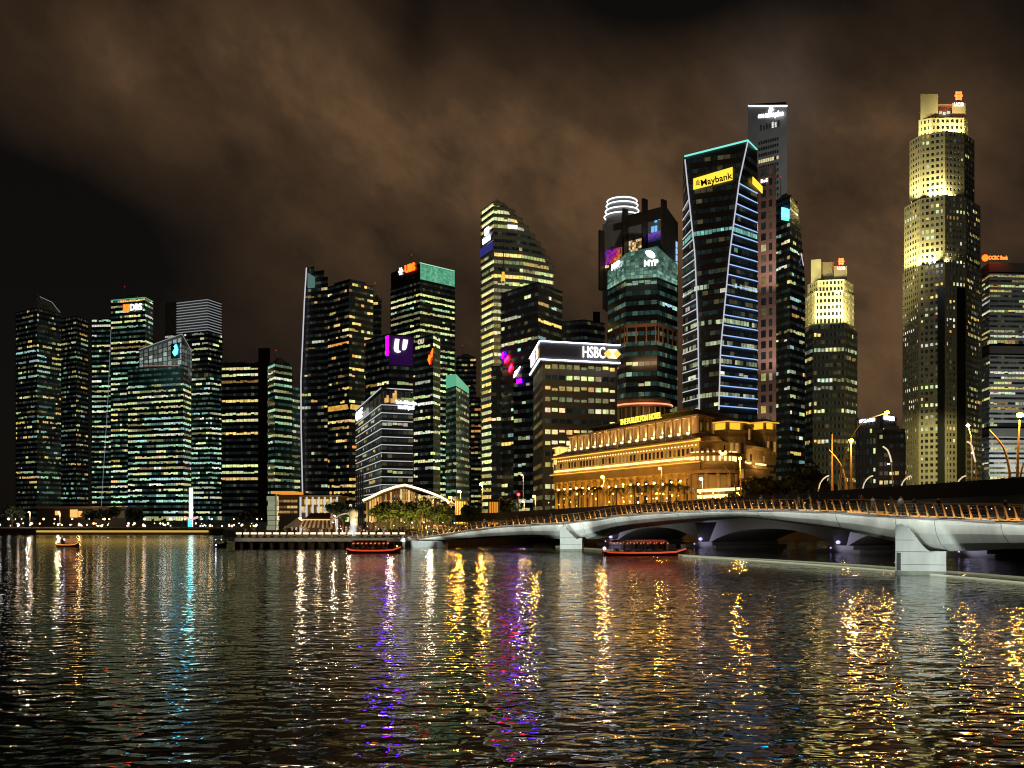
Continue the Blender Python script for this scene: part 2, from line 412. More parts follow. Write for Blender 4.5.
def lamp(kind, name, loc, energy, color, size=1, target=None, sy=None, blend=.6, spot=90):
    d = bpy.data.lights.new(name, kind); d.energy = energy; d.color = color
    if kind == 'AREA':
        d.shape = 'RECTANGLE' if sy else 'SQUARE'; d.size = size
        if sy: d.size_y = sy
    elif kind == 'SPOT': d.spot_size = R(spot); d.spot_blend = blend; d.shadow_soft_size = size
    else: d.shadow_soft_size = size
    o = bpy.data.objects.new(name, d); COL.objects.link(o); o.location = loc
    if target is not None:
        q = (Vector(target) - Vector(loc)); o.rotation_euler = q.to_track_quat('-Z', 'Y').to_euler()
    return o
# ================================================================ THE SETTING
def water_material():
    m = bpy.data.materials.new('bay_water'); m.use_nodes = True
    t = m.node_tree; b = t.nodes['Principled BSDF']
    b.inputs['Base Color'].default_value = (.0015, .0035, .0035, 1); b.inputs['Roughness'].default_value = .042
    b.inputs['IOR'].default_value = 1.34
    c = t.nodes.new('ShaderNodeTexCoord')
    def nz(sx, sy, detail, dist=0., rot=0.):
        mp = t.nodes.new('ShaderNodeMapping'); mp.inputs['Scale'].default_value = (sx, sy, 1); mp.inputs['Rotation'].default_value = (0, 0, rot)
        n = t.nodes.new('ShaderNodeTexNoise'); n.inputs['Scale'].default_value = 1; n.inputs['Detail'].default_value = detail
        n.inputs['Roughness'].default_value = .45; n.inputs['Distortion'].default_value = dist
        t.links.new(c.outputs['Object'], mp.inputs[0]); t.links.new(mp.outputs[0], n.inputs['Vector']); return n.outputs[0]
    def mul(a, k):
        x = t.nodes.new('ShaderNodeMath'); x.operation = 'MULTIPLY'; t.links.new(a, x.inputs[0]); x.inputs[1].default_value = k; return x.outputs[0]
    def add(a, d):
        x = t.nodes.new('ShaderNodeMath'); x.operation = 'ADD'; t.links.new(a, x.inputs[0]); t.links.new(d, x.inputs[1]); return x.outputs[0]
    h0 = add(add(mul(nz(1.55, 2.2, .6, .5, .15), .19), mul(nz(.22, .42, 1, 0, -.2), .20)), mul(nz(5, 5.6, 0, .3, .5), .004))
    patch = add(mul(nz(.018, .05, 2), 1.5), mul(nz(.8, 1.2, 0, .3, .4), 0.0))       # calmer and rougher patches
    h1 = add(h0, mul(nz(.62, .95, .5, .4, -.1), .17))
    hm = t.nodes.new('ShaderNodeMath'); hm.operation = 'MULTIPLY'; t.links.new(h1, hm.inputs[0]); t.links.new(patch, hm.inputs[1]); h = hm.outputs[0]
    bp = t.nodes.new('ShaderNodeBump'); bp.inputs['Strength'].default_value = 1; bp.inputs['Distance'].default_value = WAVE
    t.links.new(h, bp.inputs['Height']); t.links.new(bp.outputs[0], b.inputs['Normal'])
    return m
WAVE = .39
b = MB(); b.quad((-2500, -60, 0), (2500, -60, 0), (2500, 400, 0), (-2500, 400, 0))
water = structure(b.build('water', water_material()))

shore = [(-3000, 285), (X(227, 285), 285), (-72, 250), (-52, 200), (-46, 167), (-13.5, 168.5), (-4, 182), (6, 206), (70, 216), (170, 232), (3000, 240), (3000, 3500), (-3000, 3500)]
b = MB(); b.prism(shore, -3, GZ, 0)
ground = structure(b.build('ground', MT['paving']))
b = MB()                                     # quay face and coping stand a little proud of the land
for i in range(10):
    a_, c_ = shore[i], shore[i + 1]
    facade_poly(b, a_, c_, [(0.05, -2), (math.dist(a_, c_) - .05, -2), (math.dist(a_, c_) - .05, GZ - .25), (.05, GZ - .25)], .02, .25)
structure(b.build('quay_wall', MT['quay']))
# road behind the park, in front of the hotel
b = MB(); b.quad((-60, 236, GZ + .004), (8, 228, GZ + .004), (8, 236, GZ + .004), (-60, 246, GZ + .004))
structure(b.build('road', mat('asphalt', (.05, .05, .05), .9)))

# ================================================================ TOWERS, left to right
# --- residential pair at the far left
t = base_thing('residential_tower', 'dark far left apartment tower with scattered yellow windows and a thin curved roof fin', 'tower', [(16, 900), (60, 905)])
A = foot([(16, 900), (37, 880), (61, 905)], 0)
tower(t, A, GZ, Z(309, 885), 4.5, 2.0, p=.5, run=.55, tints=(WARM, WARM, PALE, PALE, COOL, GRN), wall='dark', out=.3, seed=11, floor_p=(.15, .4, .8, 1.3, .2), gain=.8, dark=((.0, .10), (.86, .90)))
b = MB(); b.prism([P(37, 882), P(60, 903), P(60, 912), P(37, 892)], Z(309, 885), [Z(294, 885), Z(311, 905), Z(311, 905), Z(294, 885)]); b.build('roof_fin', MT['grey'], t)
rim(t, [(*P(40, 879), Z(297, 880)), (*P(52, 891), Z(302, 890)), (*P(60, 902), Z(312, 900))], MT['led_dim'], .5)
t = base_thing('residential_tower', 'slimmer dark apartment tower with dim teal and yellow windows behind the far left tower', 'tower', [(60, 930), (87, 930)])
tower(t, foot([(60, 930), (76, 915), (88, 935)], 0), GZ, Z(317, 920), 4.5, 2.0, p=.33, run=.5, tints=(COOL, WARM, PALE, GRN), wall='dark', out=.3, seed=12, floor_p=(.2, .6, 1.1, 1.3), gain=.6, dark=((0, .08),))
# --- bank tower with letters
t = base_thing('office_tower', 'green glass office tower with glowing white DBS letters on its lit top floor', 'tower', [(111, 900), (153, 905)])
A = foot([(111, 900), (145, 888), (153, 905)], 0)
tower(t, A, GZ, Z(298, 890), 4.6, 2.4, p=.78, run=.62, gain=1.1, tints=(PALE, GRN, GRN, WHT, WARM), wall='teal', out=.35, seed=21, floor_p=(.4, .8, 1.2, 1.4), dark=((.80, .84),))
tower(t, foot([(92, 903), (111, 901)], 20), GZ, Z(319, 903), 4.6, 2.4, p=.68, run=.7, tints=(PALE, GRN, WHT), wall='teal', out=.35, seed=22, floor_p=(.4, .8, 1.2), dark=((.86, .9),))
f0, f1 = A[0], A[1]
b = MB(); facade_box(b, f0, f1, .46, Z(311, 890), Z(303.5, 890), 6, .4, inn=-.9); b.build('sign_logo', MT['led_orange'], t)
lettering('DBS', f0, f1, .76, Z(307.3, 890), 5.6, MT['letter'], t, off=1.2, bold=.05, width=13)
rim(t, [(*P(111, 899), Z(298.3, 890)), (*P(145, 886.5), Z(298.3, 890)), (*P(153, 903.5), Z(298.3, 890))], MT['led_green'], .8)
rim(t, [(*P(111, 897), Z(330, 900)), (*P(108, 893), Z(400, 900)), (*P(101, 893), Z(510, 900))], MT['led_dim'], .35)
roof_kit(t, A, Z(298, 890), 3)
# --- louvred tower behind
t = base_thing('office_tower', 'tall office tower behind with a white louvred crown of thin horizontal lines', 'tower', [(166, 960), (222, 950)])
A = foot([(165, 962), (208, 940), (222, 960)], 0); B2 = foot([(166, 958), (210, 936), (230, 958)], 0)
tower(t, B2, GZ, Z(377, 940), 4.7, 2.4, p=.8, run=.6, gain=1.1, tints=(PALE, GRN, WHT, COOL), wall='teal', out=.35, seed=31, floor_p=(.4, .8, 1.2))
tower(t, A, Z(377, 940) + .05, Z(331, 940), 4.7, 2.4, p=.5, run=.7, tints=(PALE, WHT), wall='dark', out=.35, seed=32, dark=((0, .25),))
b = MB(); b.prism(A, Z(331, 940) + .06, Z(298, 940)); b.build('crown', MT['grey'], t)
for i in range(12):
    z = Z(330 - i * 2.75, 940); fr = [0, .28, .98]
    q0 = Vector(A[0]) + (Vector(A[1]) - Vector(A[0])) * .28
    rim(t, [(q0.x, q0.y - .6, z), (A[1][0], A[1][1] - .8, z), (A[2][0] - .3, A[2][1] - .8, z)], MT['led_dim' if i < 9 else 'led_dim'], .75, name='louvre')
# --- wedge-crowned tower
t = base_thing('office_tower', 'dark glass office tower with a bright slanted wedge crown carrying a teal and blue logo', 'tower', [(128, 800), (191, 805)])
A = foot([(128, 806), (183, 785), (191, 806)], 0)
tower(t, A, GZ, Z(366, 790), 4.35, 2.4, p=.84, run=.62, gain=1.1, tints=(PALE, PALE, GRN, WHT, COOL), wall='teal', out=.35, seed=41, floor_p=(.6, .9, 1.1, 1.4), dark=((.87, .965), (.06, .1)))
C0, C1, C2 = P(139, 802), P(182, 786), P(192, 806); C3 = (C0[0] + C2[0] - C1[0], C0[1] + C2[1] - C1[1])
b = MB(); b.prism([C0, C1, C2, C3], Z(366, 790) + .06, [Z(350, 802), Z(334.5, 786), Z(352, 806), Z(360, 815)]); b.build('crown', MT['panel'], t)
b = MB()
for i in range(9):                                        # lit lattice of the wedge
    f = (i + .2) / 9; g = (i + .86) / 9
    def zt(s): return Z(350, 802) + (Z(334.5, 786) - Z(350, 802)) * s - .8
    Lh = math.dist(C0, C1)
    for r in range(5):
        def zz(s, k): return Z(366, 790) + .8 + (zt(s) - Z(366, 790) - 1) * k
        facade_poly(b, C0, C1, [(f * Lh, zz(f, r / 5)), (g * Lh, zz(g, r / 5)), (g * Lh, zz(g, (r + .75) / 5)), (f * Lh, zz(f, (r + .75) / 5))], .1, .2, col=(lambda w: (.85 * w, w, .95 * w))(random.choice((.10, .2, .3, .42))))
Lh = math.dist(C1, C2)
for i in range(4):
    for r in range(8):
        z0 = Z(378, 795) + r * 3.2
        facade_poly(b, C1, C2, [((i + .1) * Lh / 4, z0), ((i + .85) * Lh / 4, z0), ((i + .85) * Lh / 4, z0 + 2.6), ((i + .1) * Lh / 4, z0 + 2.6)], .1, .2, col=(lambda w: (.85 * w, w, .95 * w))(random.choice((.04, .08, .14))))
b.build('crown_lattice', GLASS, t)
b = MB(); facade_box(b, C0, C1, .86, Z(358.5, 788), Z(343.5, 788), 8.6, .8, inn=-.35); b.build('sign_board', MT['ink'], t)
b = MB()                                                   # two interlocking ribbons
mm_ = math.dist(C0, C1); cx_ = .86 * mm_; zc = Z(351, 788)
facade_poly(b, C0, C1, [(cx_ - 2.6, zc - 1), (cx_ - .2, zc - 4.2), (cx_ + 1, zc - 3.2), (cx_ - .6, zc - .6), (cx_ + 1.4, zc + 2), (cx_ + .4, zc + 3), ], .85, .4, 0)
facade_poly(b, C0, C1, [(cx_ + 2.9, zc + 1), (cx_ + 1.2, zc + 5), (cx_ - .8, zc + 3.4), (cx_ + .9, zc + 1.6), (cx_ - 1.5, zc - 2.2), (cx_ + 1.8, zc - 3.0)], 1.0, .4, 1)
b.build('sign_logo', [MT['sign_green'], MT['sign_teal']], t)
rim(t, [(*P(139, 800), Z(350, 802)), (*P(182, 784), Z(334.3, 786))], MT['led_dim'], .6)
rim(t, [(*P(182, 784), Z(334.3, 786)), (*P(192, 804), Z(352, 806))], MT['led_dim'], .5)
rim(t, [(*P(141, 799), Z(366, 800)), (*P(180, 784.5), Z(366, 786))], glow('dim_red_led', (1, .16, .08), .5), .5)
lamp('AREA', 'crown_wash', (X(160, 770), 770, Z(372, 770)), 2500, (.85, 1, .95), 20, (X(162, 795), 795, Z(350, 795)))
# --- quay towers
t = base_thing('office_tower', 'office tower with bright yellow-lit floors and a dark windowless strip on its right side', 'tower', [(222, 690), (259, 685)])
tower(t, foot([(222, 692), (258, 686)], 25), GZ, Z(366, 688), 4.4, 2.6, p=.78, run=.85, tints=(PALE, PALE, WARM), wall='dark', out=.5, seed=51, floor_p=(.1, .6, 1.1, 1.3, 1.3), dark=((.0, .2), (.45, .52)), gain=1.05)
b = MB(); b.prism(foot([(258.3, 684), (270, 682)], 27), GZ, Z(348, 683)); b.build('service_core', MT['darkbrown'], t)
b = MB()
for i in range(26): b.ball((X(224 + i * 1.35, 690), 691 + random.uniform(0, 6), Z(365, 690) + random.uniform(.3, 1.6)), random.uniform(.9, 2.2), 6, col=random.choice(((.10, .16, .06), (.02, .03, .01), (.2, .25, .1))))
b.build('roof_garden', mat('roof_shrubs', (.10, .18, .05), .8), t)
t = base_thing('office_tower', 'office tower with stepped curved right edge and yellow-lit ribbon floors beside the white sail edge', 'tower', [(267, 660), (300, 670)])
tower(t, foot([(268, 668), (275, 655), (292, 668)], 0), GZ, Z(364, 660), 4.2, 2.4, p=.8, run=.8, tints=(PALE, WHT, GRN), wall='teal', out=.5, seed=52, floor_p=(.3, .8, 1.3), dark=((.4, .46),), gain=.9)
tower(t, foot([(292.3, 668), (300, 676)], 18), GZ, Z(386, 670), 4.2, 2.4, p=.5, run=.8, tints=(PALE, WHT), wall='teal', out=.5, seed=53, gain=.8)
roof_kit(t, foot([(268, 668), (275, 655), (292, 668)], 0), Z(364, 660), 4)
# --- sail tower
ys = [(268, 306.5), (300, 304.5), (380, 301), (430, 301.2), (490, 302.5), (521, 303)]
def lerp(tab, v):
    for (a, va), (c, vc) in zip(tab, tab[1:]):
        if v <= c: return va + (vc - va) * max(0, (v - a)) / (c - a)
    return tab[-1][1]
def sail(z):
    y = HZ - (z - H) / .56; l = lerp(ys, y); r = min(327.5, 308 + (y - 267) * 1.45) if y < 283 else 327.5
    if r - l < 1.2: r = l + 1.2
    return foot([(l, 562), (r, 556)], 26)
t = base_thing('residential_tower', 'dark sail-shaped tower whose curved left edge is traced by a thin white line of light', 'tower', [(303, 560), (327, 556)])
tower(t, sail, GZ, Z(268, 560), 3.7, 2.1, p=.16, run=.5, tints=(WARM, WARM, PALE, WHT), gain=.8, wall='darkbrown', out=.25, seed=61, floor_p=(.3, .8, 1.4, .6))
rim(t, [(X(lerp(ys, y), 559.5), 559.5, Z(y, 560)) for y in range(268, 500, 8)], MT['led_grey'], .75)
b = MB(); b.prism(foot([(307.5, 557), (315, 556)], 2), Z(287, 556), [Z(272, 556), Z(277, 556), Z(277, 556), Z(272, 556)]); b.build('lit_screen', mat('teal_lit_screen', (.2, .3, .28), .4, emit=(.14, .30, .26), strength=.5, noise_amt=.3), t)
t = base_thing('residential_tower', 'broad dark brown tower with sparse warm windows and one bright yellow floor', 'tower', [(327, 600), (373, 600)])
A = foot([(327.5, 606), (349, 590), (373, 604)], 0)
tower(t, A, GZ, Z(283, 595), 3.8, 2.2, p=.30, run=.5, tints=(WARM, WARM, ORG_, PALE), wall='darkbrown', out=.3, seed=62, floor_p=(.4, .8, 1.2, 1.6))
b = MB(); b.prism(offset(A, -3), Z(283, 595) + .06, Z(279, 595)); b.build('roof_plant_room', MT['darkbrown'], t)
b = MB(); facade_box(b, A[0], A[1], .5, Z(411, 600), Z(406, 600), math.dist(A[0], A[1]) * .9, .1, inn=-.4, col=(.7, .38, .06)); facade_box(b, A[1], A[2], .5, Z(411, 600), Z(406, 600), math.dist(A[1], A[2]) * .9, .1, inn=-.4, col=(.75, .45, .08)); b.build('refuge_floor', GLASS, t)
t = base_thing('residential_tower', 'narrow unlit dark tower peeping out to the right of the broad brown tower', 'tower', [(373, 640), (381, 640)])
tower(t, foot([(372, 640), (381, 640)], 12), GZ, Z(301, 640), 4, 2.2, p=.04, tints=(WARM,), wall='darkbrown', out=.3, seed=63)
roof_kit(t, foot([(372, 640), (381, 640)], 12), Z(301, 640), 5)
# --- purple sign tower
t = base_thing('office_tower', 'black office tower with a glowing purple strip and a white slanted U emblem', 'tower', [(366, 520), (412, 510)])
A = foot([(366, 530), (389, 512), (413, 518)], 0)
tower(t, A, GZ, Z(335, 515), 3.9, 2.3, p=.42, run=.7, tints=(PALE, PALE, WARM), wall='dark', out=.3, seed=71, floor_p=(.2, .5, 1.5), dark=((.74, 1), (.0, .1)))
b = MB(); facade_box(b, A[0], A[1], .95, Z(356, 514), Z(336.5, 514), 2.4, .3, inn=-.4); b.build('purple_light_panel', MT['led_purple'], t)
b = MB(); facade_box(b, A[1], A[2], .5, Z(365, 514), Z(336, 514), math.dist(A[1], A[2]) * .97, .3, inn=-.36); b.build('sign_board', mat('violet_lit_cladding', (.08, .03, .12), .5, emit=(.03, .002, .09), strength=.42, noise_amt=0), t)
b = MB(); zc = Z(346, 514); cx_ = .46 * math.dist(A[1], A[2]); s = .72
facade_poly(b, A[1], A[2], [(cx_ - 1.9 + q[0] * s, zc + q[1] * s) for q in [(-1.6, 4.8), (-2.6, -2), (-1.8, -4.3), (.3, -5.1), (2.6, -4.4), (2.4, -3.7), (1.3, -3.4), (.8, -2), (1.5, 4.8)]], .7, .5)
facade_poly(b, A[1], A[2], [(cx_ + 2.3 + q[0] * s, zc + q[1] * s) for q in [(-1.3, 4.8), (-2.1, -2.2), (-1.2, -2.9), (.2, -2.5), (1.2, -1), (2.3, 4.8)]], .7, .5)
b.build('sign_emblem', MT['letter'], t)
# --- tower with green crown
t = base_thing('office_tower', 'tall office tower with green glowing roof band and a small red and white UBS sign', 'tower', [(391, 700), (454, 700)])
A = foot([(391, 712), (420, 685), (454.5, 708)], 0); zt_ = Z(263, 685)
tower(t, A, GZ, zt_ - 12, 4.05, 2.3, p=.84, run=.72, tints=(PALE, PALE, (.66, .85, .35), GRN), wall='dark', out=.35, seed=81, floor_p=(.5, .9, 1.2, 1.3), dark=((.93, 1.0),), gain=1.05)
b = MB(); b.prism(A, zt_ - 12 + .06, zt_ - .2); b.build('crown', MT['dark'], t)
b = MB(); Lh = math.dist(A[1], A[2])
for i in range(12): facade_poly(b, A[1], A[2], [((i + .05) * Lh / 12, zt_ - 11), ((i + .95) * Lh / 12, zt_ - 11), ((i + .95) * Lh / 12, zt_ - .6), ((i + .05) * Lh / 12, zt_ - .6)], .1, .3, col=(lambda w: (.12 * w, .42 * w, .25 * w))(random.uniform(.75, 1.05)))
b.build('crown_screen', GLASS, t)
rim(t, [(A[1][0], A[1][1] - .6, zt_), (A[2][0], A[2][1] - .6, zt_)], glow('pale_green_led', (.4, .9, .6), .9), .7)
b = MB(); cx_ = .36 * math.dist(A[0], A[1]); zc = Z(270.5, 700)
for k in range(3):
    a = k * math.pi / 3; facade_poly(b, A[0], A[1], [(cx_ + 2.6 * math.cos(a) - .45 * math.sin(a), zc + 2.6 * math.sin(a) + .45 * math.cos(a)), (cx_ - 2.6 * math.cos(a) - .45 * math.sin(a), zc - 2.6 * math.sin(a) + .45 * math.cos(a)), (cx_ - 2.6 * math.cos(a) + .45 * math.sin(a), zc - 2.6 * math.sin(a) - .45 * math.cos(a)), (cx_ + 2.6 * math.cos(a) + .45 * math.sin(a), zc + 2.6 * math.sin(a) - .45 * math.cos(a))], .4 + k * .01, .3)
b.build('sign_logo', MT['sign_white'], t)
lettering('UBS', A[0], A[1], .68, zc, 5.0, MT['led_orange'], t, off=.6, bold=.05, width=12)
roof_kit(t, A, zt_, 6)
# --- logo tower in front of it
t = base_thing('office_tower', 'dark tower with green-yellow windows and a small orange flame logo near its top corner', 'tower', [(410, 540), (438, 530)])
A = foot([(408, 548), (433, 530), (440, 540)], 0)
tower(t, A, GZ, Z(335, 532), 3.9, 2.4, p=.72, run=.8, tints=(PALE, (.72, .85, .35), WHT), wall='dark', out=.3, seed=82, floor_p=(.2, .8, 1.3), dark=((.80, .92),))
b = MB(); cx_ = math.dist(A[0], A[1]) * .95; zc = Z(358, 532)
facade_poly(b, A[0], A[1], [(cx_ - 2.4, zc - 1), (cx_ - .6, zc - 3.6), (cx_ - .2, zc + .6), (cx_ - 1.2, zc + 1.6)], .6, .4)
facade_poly(b, A[0], A[1], [(cx_ + .2, zc - .2), (cx_ + 1.4, zc + .2), (cx_ + 2.2, zc + 4.6), (cx_ + .5, zc + 2.5)], .6, .4); b.build('sign_logo', MT['led_orange'], t)
lettering('OU', A[0], A[1], .55, Z(340, 532), 2.6, MT['sign_pale'], t, off=.6)
t = base_thing('office_block', 'lower glass block with slanted pale green top between flame logo tower and curved tower', 'building', [(452, 600), (467, 620)])
A = foot([(446, 615), (456, 600), (469, 640)], 0)
tower(t, A, GZ, Z(388, 610), 4, 2.4, p=.3, run=.7, tints=(GRN, PALE), wall='teal', out=.3, seed=83, gain=.6)
b = MB(); b.prism(A, Z(388, 610) + .06, [Z(374, 610), Z(374, 600), Z(388, 640), Z(388, 655)]); b.build('crown', MT['led_green'], t)
for nm, lab, fr, py, p_, sd_ in (('residential_tower', 'dim brown background tower with a few orange windows, right of the green-topped glass block', [(456, 860), (476, 860)], 358, .16, 84), ('residential_tower', 'faint lower background tower with sparse yellow windows, left of the curved tower', [(471, 800), (485, 800)], 402, .3, 85)):
    t = base_thing(nm, lab, 'tower', fr); roof_kit(t, foot(fr, 20), Z(py, fr[0][1]), sd_); tower(t, foot(fr, 20), GZ, Z(py, fr[0][1]), 4.4, 2.6, p=p_, run=.5, tints=(ORG_, WARM, PALE), wall='darkbrown', out=.3, seed=sd_, gain=.6)
# --- white banded block by the water
t = base_thing('office_block', 'mid-rise dark block with white light lines on every floor and white rooftop letters OUE', 'building', [(357, 470), (412, 430)])
A = foot([(356.5, 505), (382, 418), (413, 424)], 0); nfl = 15; zt_ = Z(387.5, 418); st = 2.95
tower(t, A, GZ, zt_ - 7.2, (zt_ - 7.2 - GZ) / nfl, 2.3, p=.22, run=.55, tints=(PALE, WARM, WHT), wall='dark', out=.25, seed=91, gain=.6)
b = MB(); b.prism(offset(A, -.8), zt_ - 7.2 + .05, zt_ - 1.0); b.build('sky_bar', MT['dark'], t)
b = MB(); b.prism(offset(A, .4), zt_ - .6, zt_); b.build('roof', MT['darkbrown'], t)
b = MB()
for a_, c_, k in ((A[0], A[1], 7), (A[1], A[2], 4)):
    for i in range(k + 1): facade_box(b, a_, c_, min(max(i / k, .01), .99), zt_ - 7.2, zt_ - .7, .35, .2)
b.build('roof_post', MT['grey'], t)
b = MB()
for i in range(9): facade_box(b, A[1], A[2], .12 + i * .065, zt_ - 6.2 + .2 * (i % 3), zt_ - 4.3 + 1.2 * (i % 4 == 1) + 2.2 * (i in (4, 5)), .65, .1, inn=.72, col=random.choice(((.9, .5, .14), (.35, .22, .07), (.55, .32, .1))))
b.build('lit_bar_interior', GLASS, t)
for k in range(nfl + 1):
    z = GZ + (zt_ - 7.2 - GZ) * k / nfl
    if k < 3: continue
    rim(t, [(A[0][0] - .35, A[0][1] - .1, z), (A[1][0] - .35, A[1][1] - .45, z), (A[2][0], A[2][1] - .45, z)], MT['led_grey'], .36)
rim(t, [(A[0][0] - .5, A[0][1] - .2, zt_ - .3), (A[1][0] - .5, A[1][1] - .6, zt_ - .3), (A[2][0], A[2][1] - .6, zt_ - .3)], MT['led_grey'], .42)
lettering('OUE', A[0], A[1], .20, zt_ - 4.6, 4.6, MT['letter'], t, off=.9, bold=.03, width=26)
lettering('Bank of America\nMerrill Lynch', A[1], A[2], .76, Z(404.5, 420), 1.5, MT['sign_blue'], t, off=.6, bold=.05, width=9)
b = MB(); facade_box(b, A[1], A[2], .82, Z(400.5, 420), Z(397.2, 420), 6, .2, inn=-.3, col=(.28, .34, .10)); b.build('green_screen', GLASS, t)
b = MB()
for i in range(4): facade_box(b, A[0], A[1], .08 + .09 * i, GZ, Z(471, 470), 3.4, .9)
b.build('entrance_pylon', MT['beige'], t)
#PART3
# --- curved crown tower
prof = [(204, 493), (206, 498), (210, 506), (216, 514), (222, 520.5), (230, 528), (240, 536.5), (250, 543.5), (258, 548.5), (266, 552.5), (600, 552.5)]
def curvy(z):
    y = HZ - (z - H) / .60; r = max(496, lerp(prof, y)); q = (r - 494) / 58.5
    return [P(482, 612), P(494, 594), P(494 + (r - 494) * .5, 594 + 5 * q), P(r, 594 + 18 * q), P(r - 1.5, 645), P(483.5, 645)]
t = base_thing('office_tower', 'tall tower with bright cream ribbon floors and a top that curves down to the right', 'tower', [(482, 612), (552, 612)])
tower(t, curvy, GZ, Z(205, 600), 4.2, 2.3, p=1.0, run=.85, lo=.34, hi=.86, blinds=.08, tints=(PALE, PALE, (.82, .80, .42), WARM), wall='pale', out=.9, seed=101, floor_p=(.92, 1, 1, 1), gain=1.3, dark=((.86, .90),))
b = MB(); cv = []
for y_ in list(range(205, 266, 4)) + [267]: r_ = lerp(prof, y_); q_ = (r_ - 494) / 58.5; cv.append((r_, 594 + 18 * max(0, q_) - 1.3, y_))
k_ = len(cv); v_ = [(X(r_ + .6, Y_), Y_, Z(y_ - 2.6, 600)) for r_, Y_, y_ in cv] + [(X(max(493, r_ - 4), Y_), Y_, Z(y_ + 2.5, 600)) for r_, Y_, y_ in cv]
v_ += [(x_, y_ + 6, z_) for x_, y_, z_ in v_]
b.add(v_, [(i + 1, i, k_ + i, k_ + i + 1) for i in range(k_ - 1)] + [(2 * k_ + i, 2 * k_ + i + 1, 3 * k_ + i + 1, 3 * k_ + i) for i in range(k_ - 1)] + [(i, i + 1, 2 * k_ + i + 1, 2 * k_ + i) for i in range(k_ - 1)] + [(k_ + i + 1, k_ + i, 3 * k_ + i, 3 * k_ + i + 1) for i in range(k_ - 1)] + [(0, 2 * k_, 3 * k_, k_), (k_ - 1, 2 * k_ - 1, 4 * k_ - 1, 3 * k_ - 1)])
b.build('crown_edge', MT['pale'], t)
a_, c_ = P(494, 594), P(530, 600)
b = MB(); facade_box(b, a_, c_, .5, Z(227.5, 594), Z(224, 594), 6, 1.2, inn=-.95); b.build('sign_board', MT['letter'], t)
a_, c_ = P(482, 612), P(494, 594)
b = MB(); facade_box(b, a_, c_, .5, Z(241, 600), Z(236, 600), 12, 1.3, inn=-.95); facade_box(b, a_, c_, .55, Z(234, 600), Z(227, 600), 6, 1.3, inn=-.95); b.build('sign_emblem', MT['sign_blue'], t)
b = MB(); facade_box(b, a_, c_, .5, Z(252, 600), Z(244, 600), 20, 1.1, inn=-.93); b.build('blue_light_panel', glow('blue_led_panel', (.06, .06, .5), .35), t)
# --- dark banded tower in front of it
t = base_thing('office_tower', 'dark grey banded tower with red and violet light panels, standing before the curved cream tower', 'tower', [(502, 480), (561, 485)])
A = foot([(501.5, 492), (538, 468), (561.5, 488)], 0)
tower(t, A, GZ, Z(283, 470), 4.0, 2.6, p=.34, run=.75, tints=(PALE, WARM, WHT, COOL), wall='dark', spandrel='grey', out=.45, seed=111, floor_p=(.3, .6, 1.0, 1.8), dark=((.945, 1), (.62, .66)))
b = MB(); b.prism(offset(A, -4), Z(283, 470) + .06, Z(279, 470)); b.build('roof_plant_room', MT['grey'], t)
b = MB(); b.tube([(*P(503, 488), Z(283, 488)), (*P(503.5, 488), Z(244, 488))], [.5, .18]); m_ = b.build('mast', MT['steel'], t)
b = MB(); b.tube([(*P(503, 488), Z(281, 488)), (*P(503.3, 488), Z(272, 488))], [1.3, .7]); b.build('mast_uplight', MT['led_gold'], m_)
tower(t, foot([(492, 486), (501, 484)], 14), GZ, Z(366, 485), 4.0, 2.6, p=.12, run=.7, tints=(PALE, WARM), wall='darkbrown', spandrel='grey', out=.45, seed=112)
for q, z0, z1, w_, m_ in ((.10, 360, 354, 3.6, 'led_red'), (.20, 370, 363, 2.6, 'led_red'), (.03, 355, 349, 1.8, 'led_purple')):
    b = MB(); facade_poly(b, A[0], A[1], [(q * 37, Z(z0, 480)), (q * 37 + w_, Z(z0 - 4, 480)), (q * 37 + w_ * .8, Z(z1, 480)), (q * 37 + .2, Z(z1 + 3, 480))], .6, .3); b.build('light_panel', MT[m_], t)
t2 = base_thing('office_block', 'slim black block with a white swoosh emblem beside the bank with the hexagon sign', 'building', [(515, 440), (535, 440)])
A = foot([(514, 446), (534, 438)], 14)
tower(t2, A, GZ, Z(362, 440), 3.9, 2.4, p=.25, run=.6, tints=(PALE, WHT), wall='dark', out=.3, seed=113, gain=.7)
b = MB(); facade_poly(b, A[0], A[1], [(.4, Z(377, 442)), (2.2, Z(374, 442)), (4.6, Z(366, 442)), (3.2, Z(368.5, 442)), (1.2, Z(371, 442))], .6, .4); b.build('sign_emblem', glow('pink_white_sign', (1, .75, 1), 5.0), t2)
b = MB(); facade_box(b, A[0], A[1], .3, Z(382.5, 442), Z(378.8, 442), 2.4, .7, inn=-.4); b.build('light_panel', MT['led_purple'], t2)
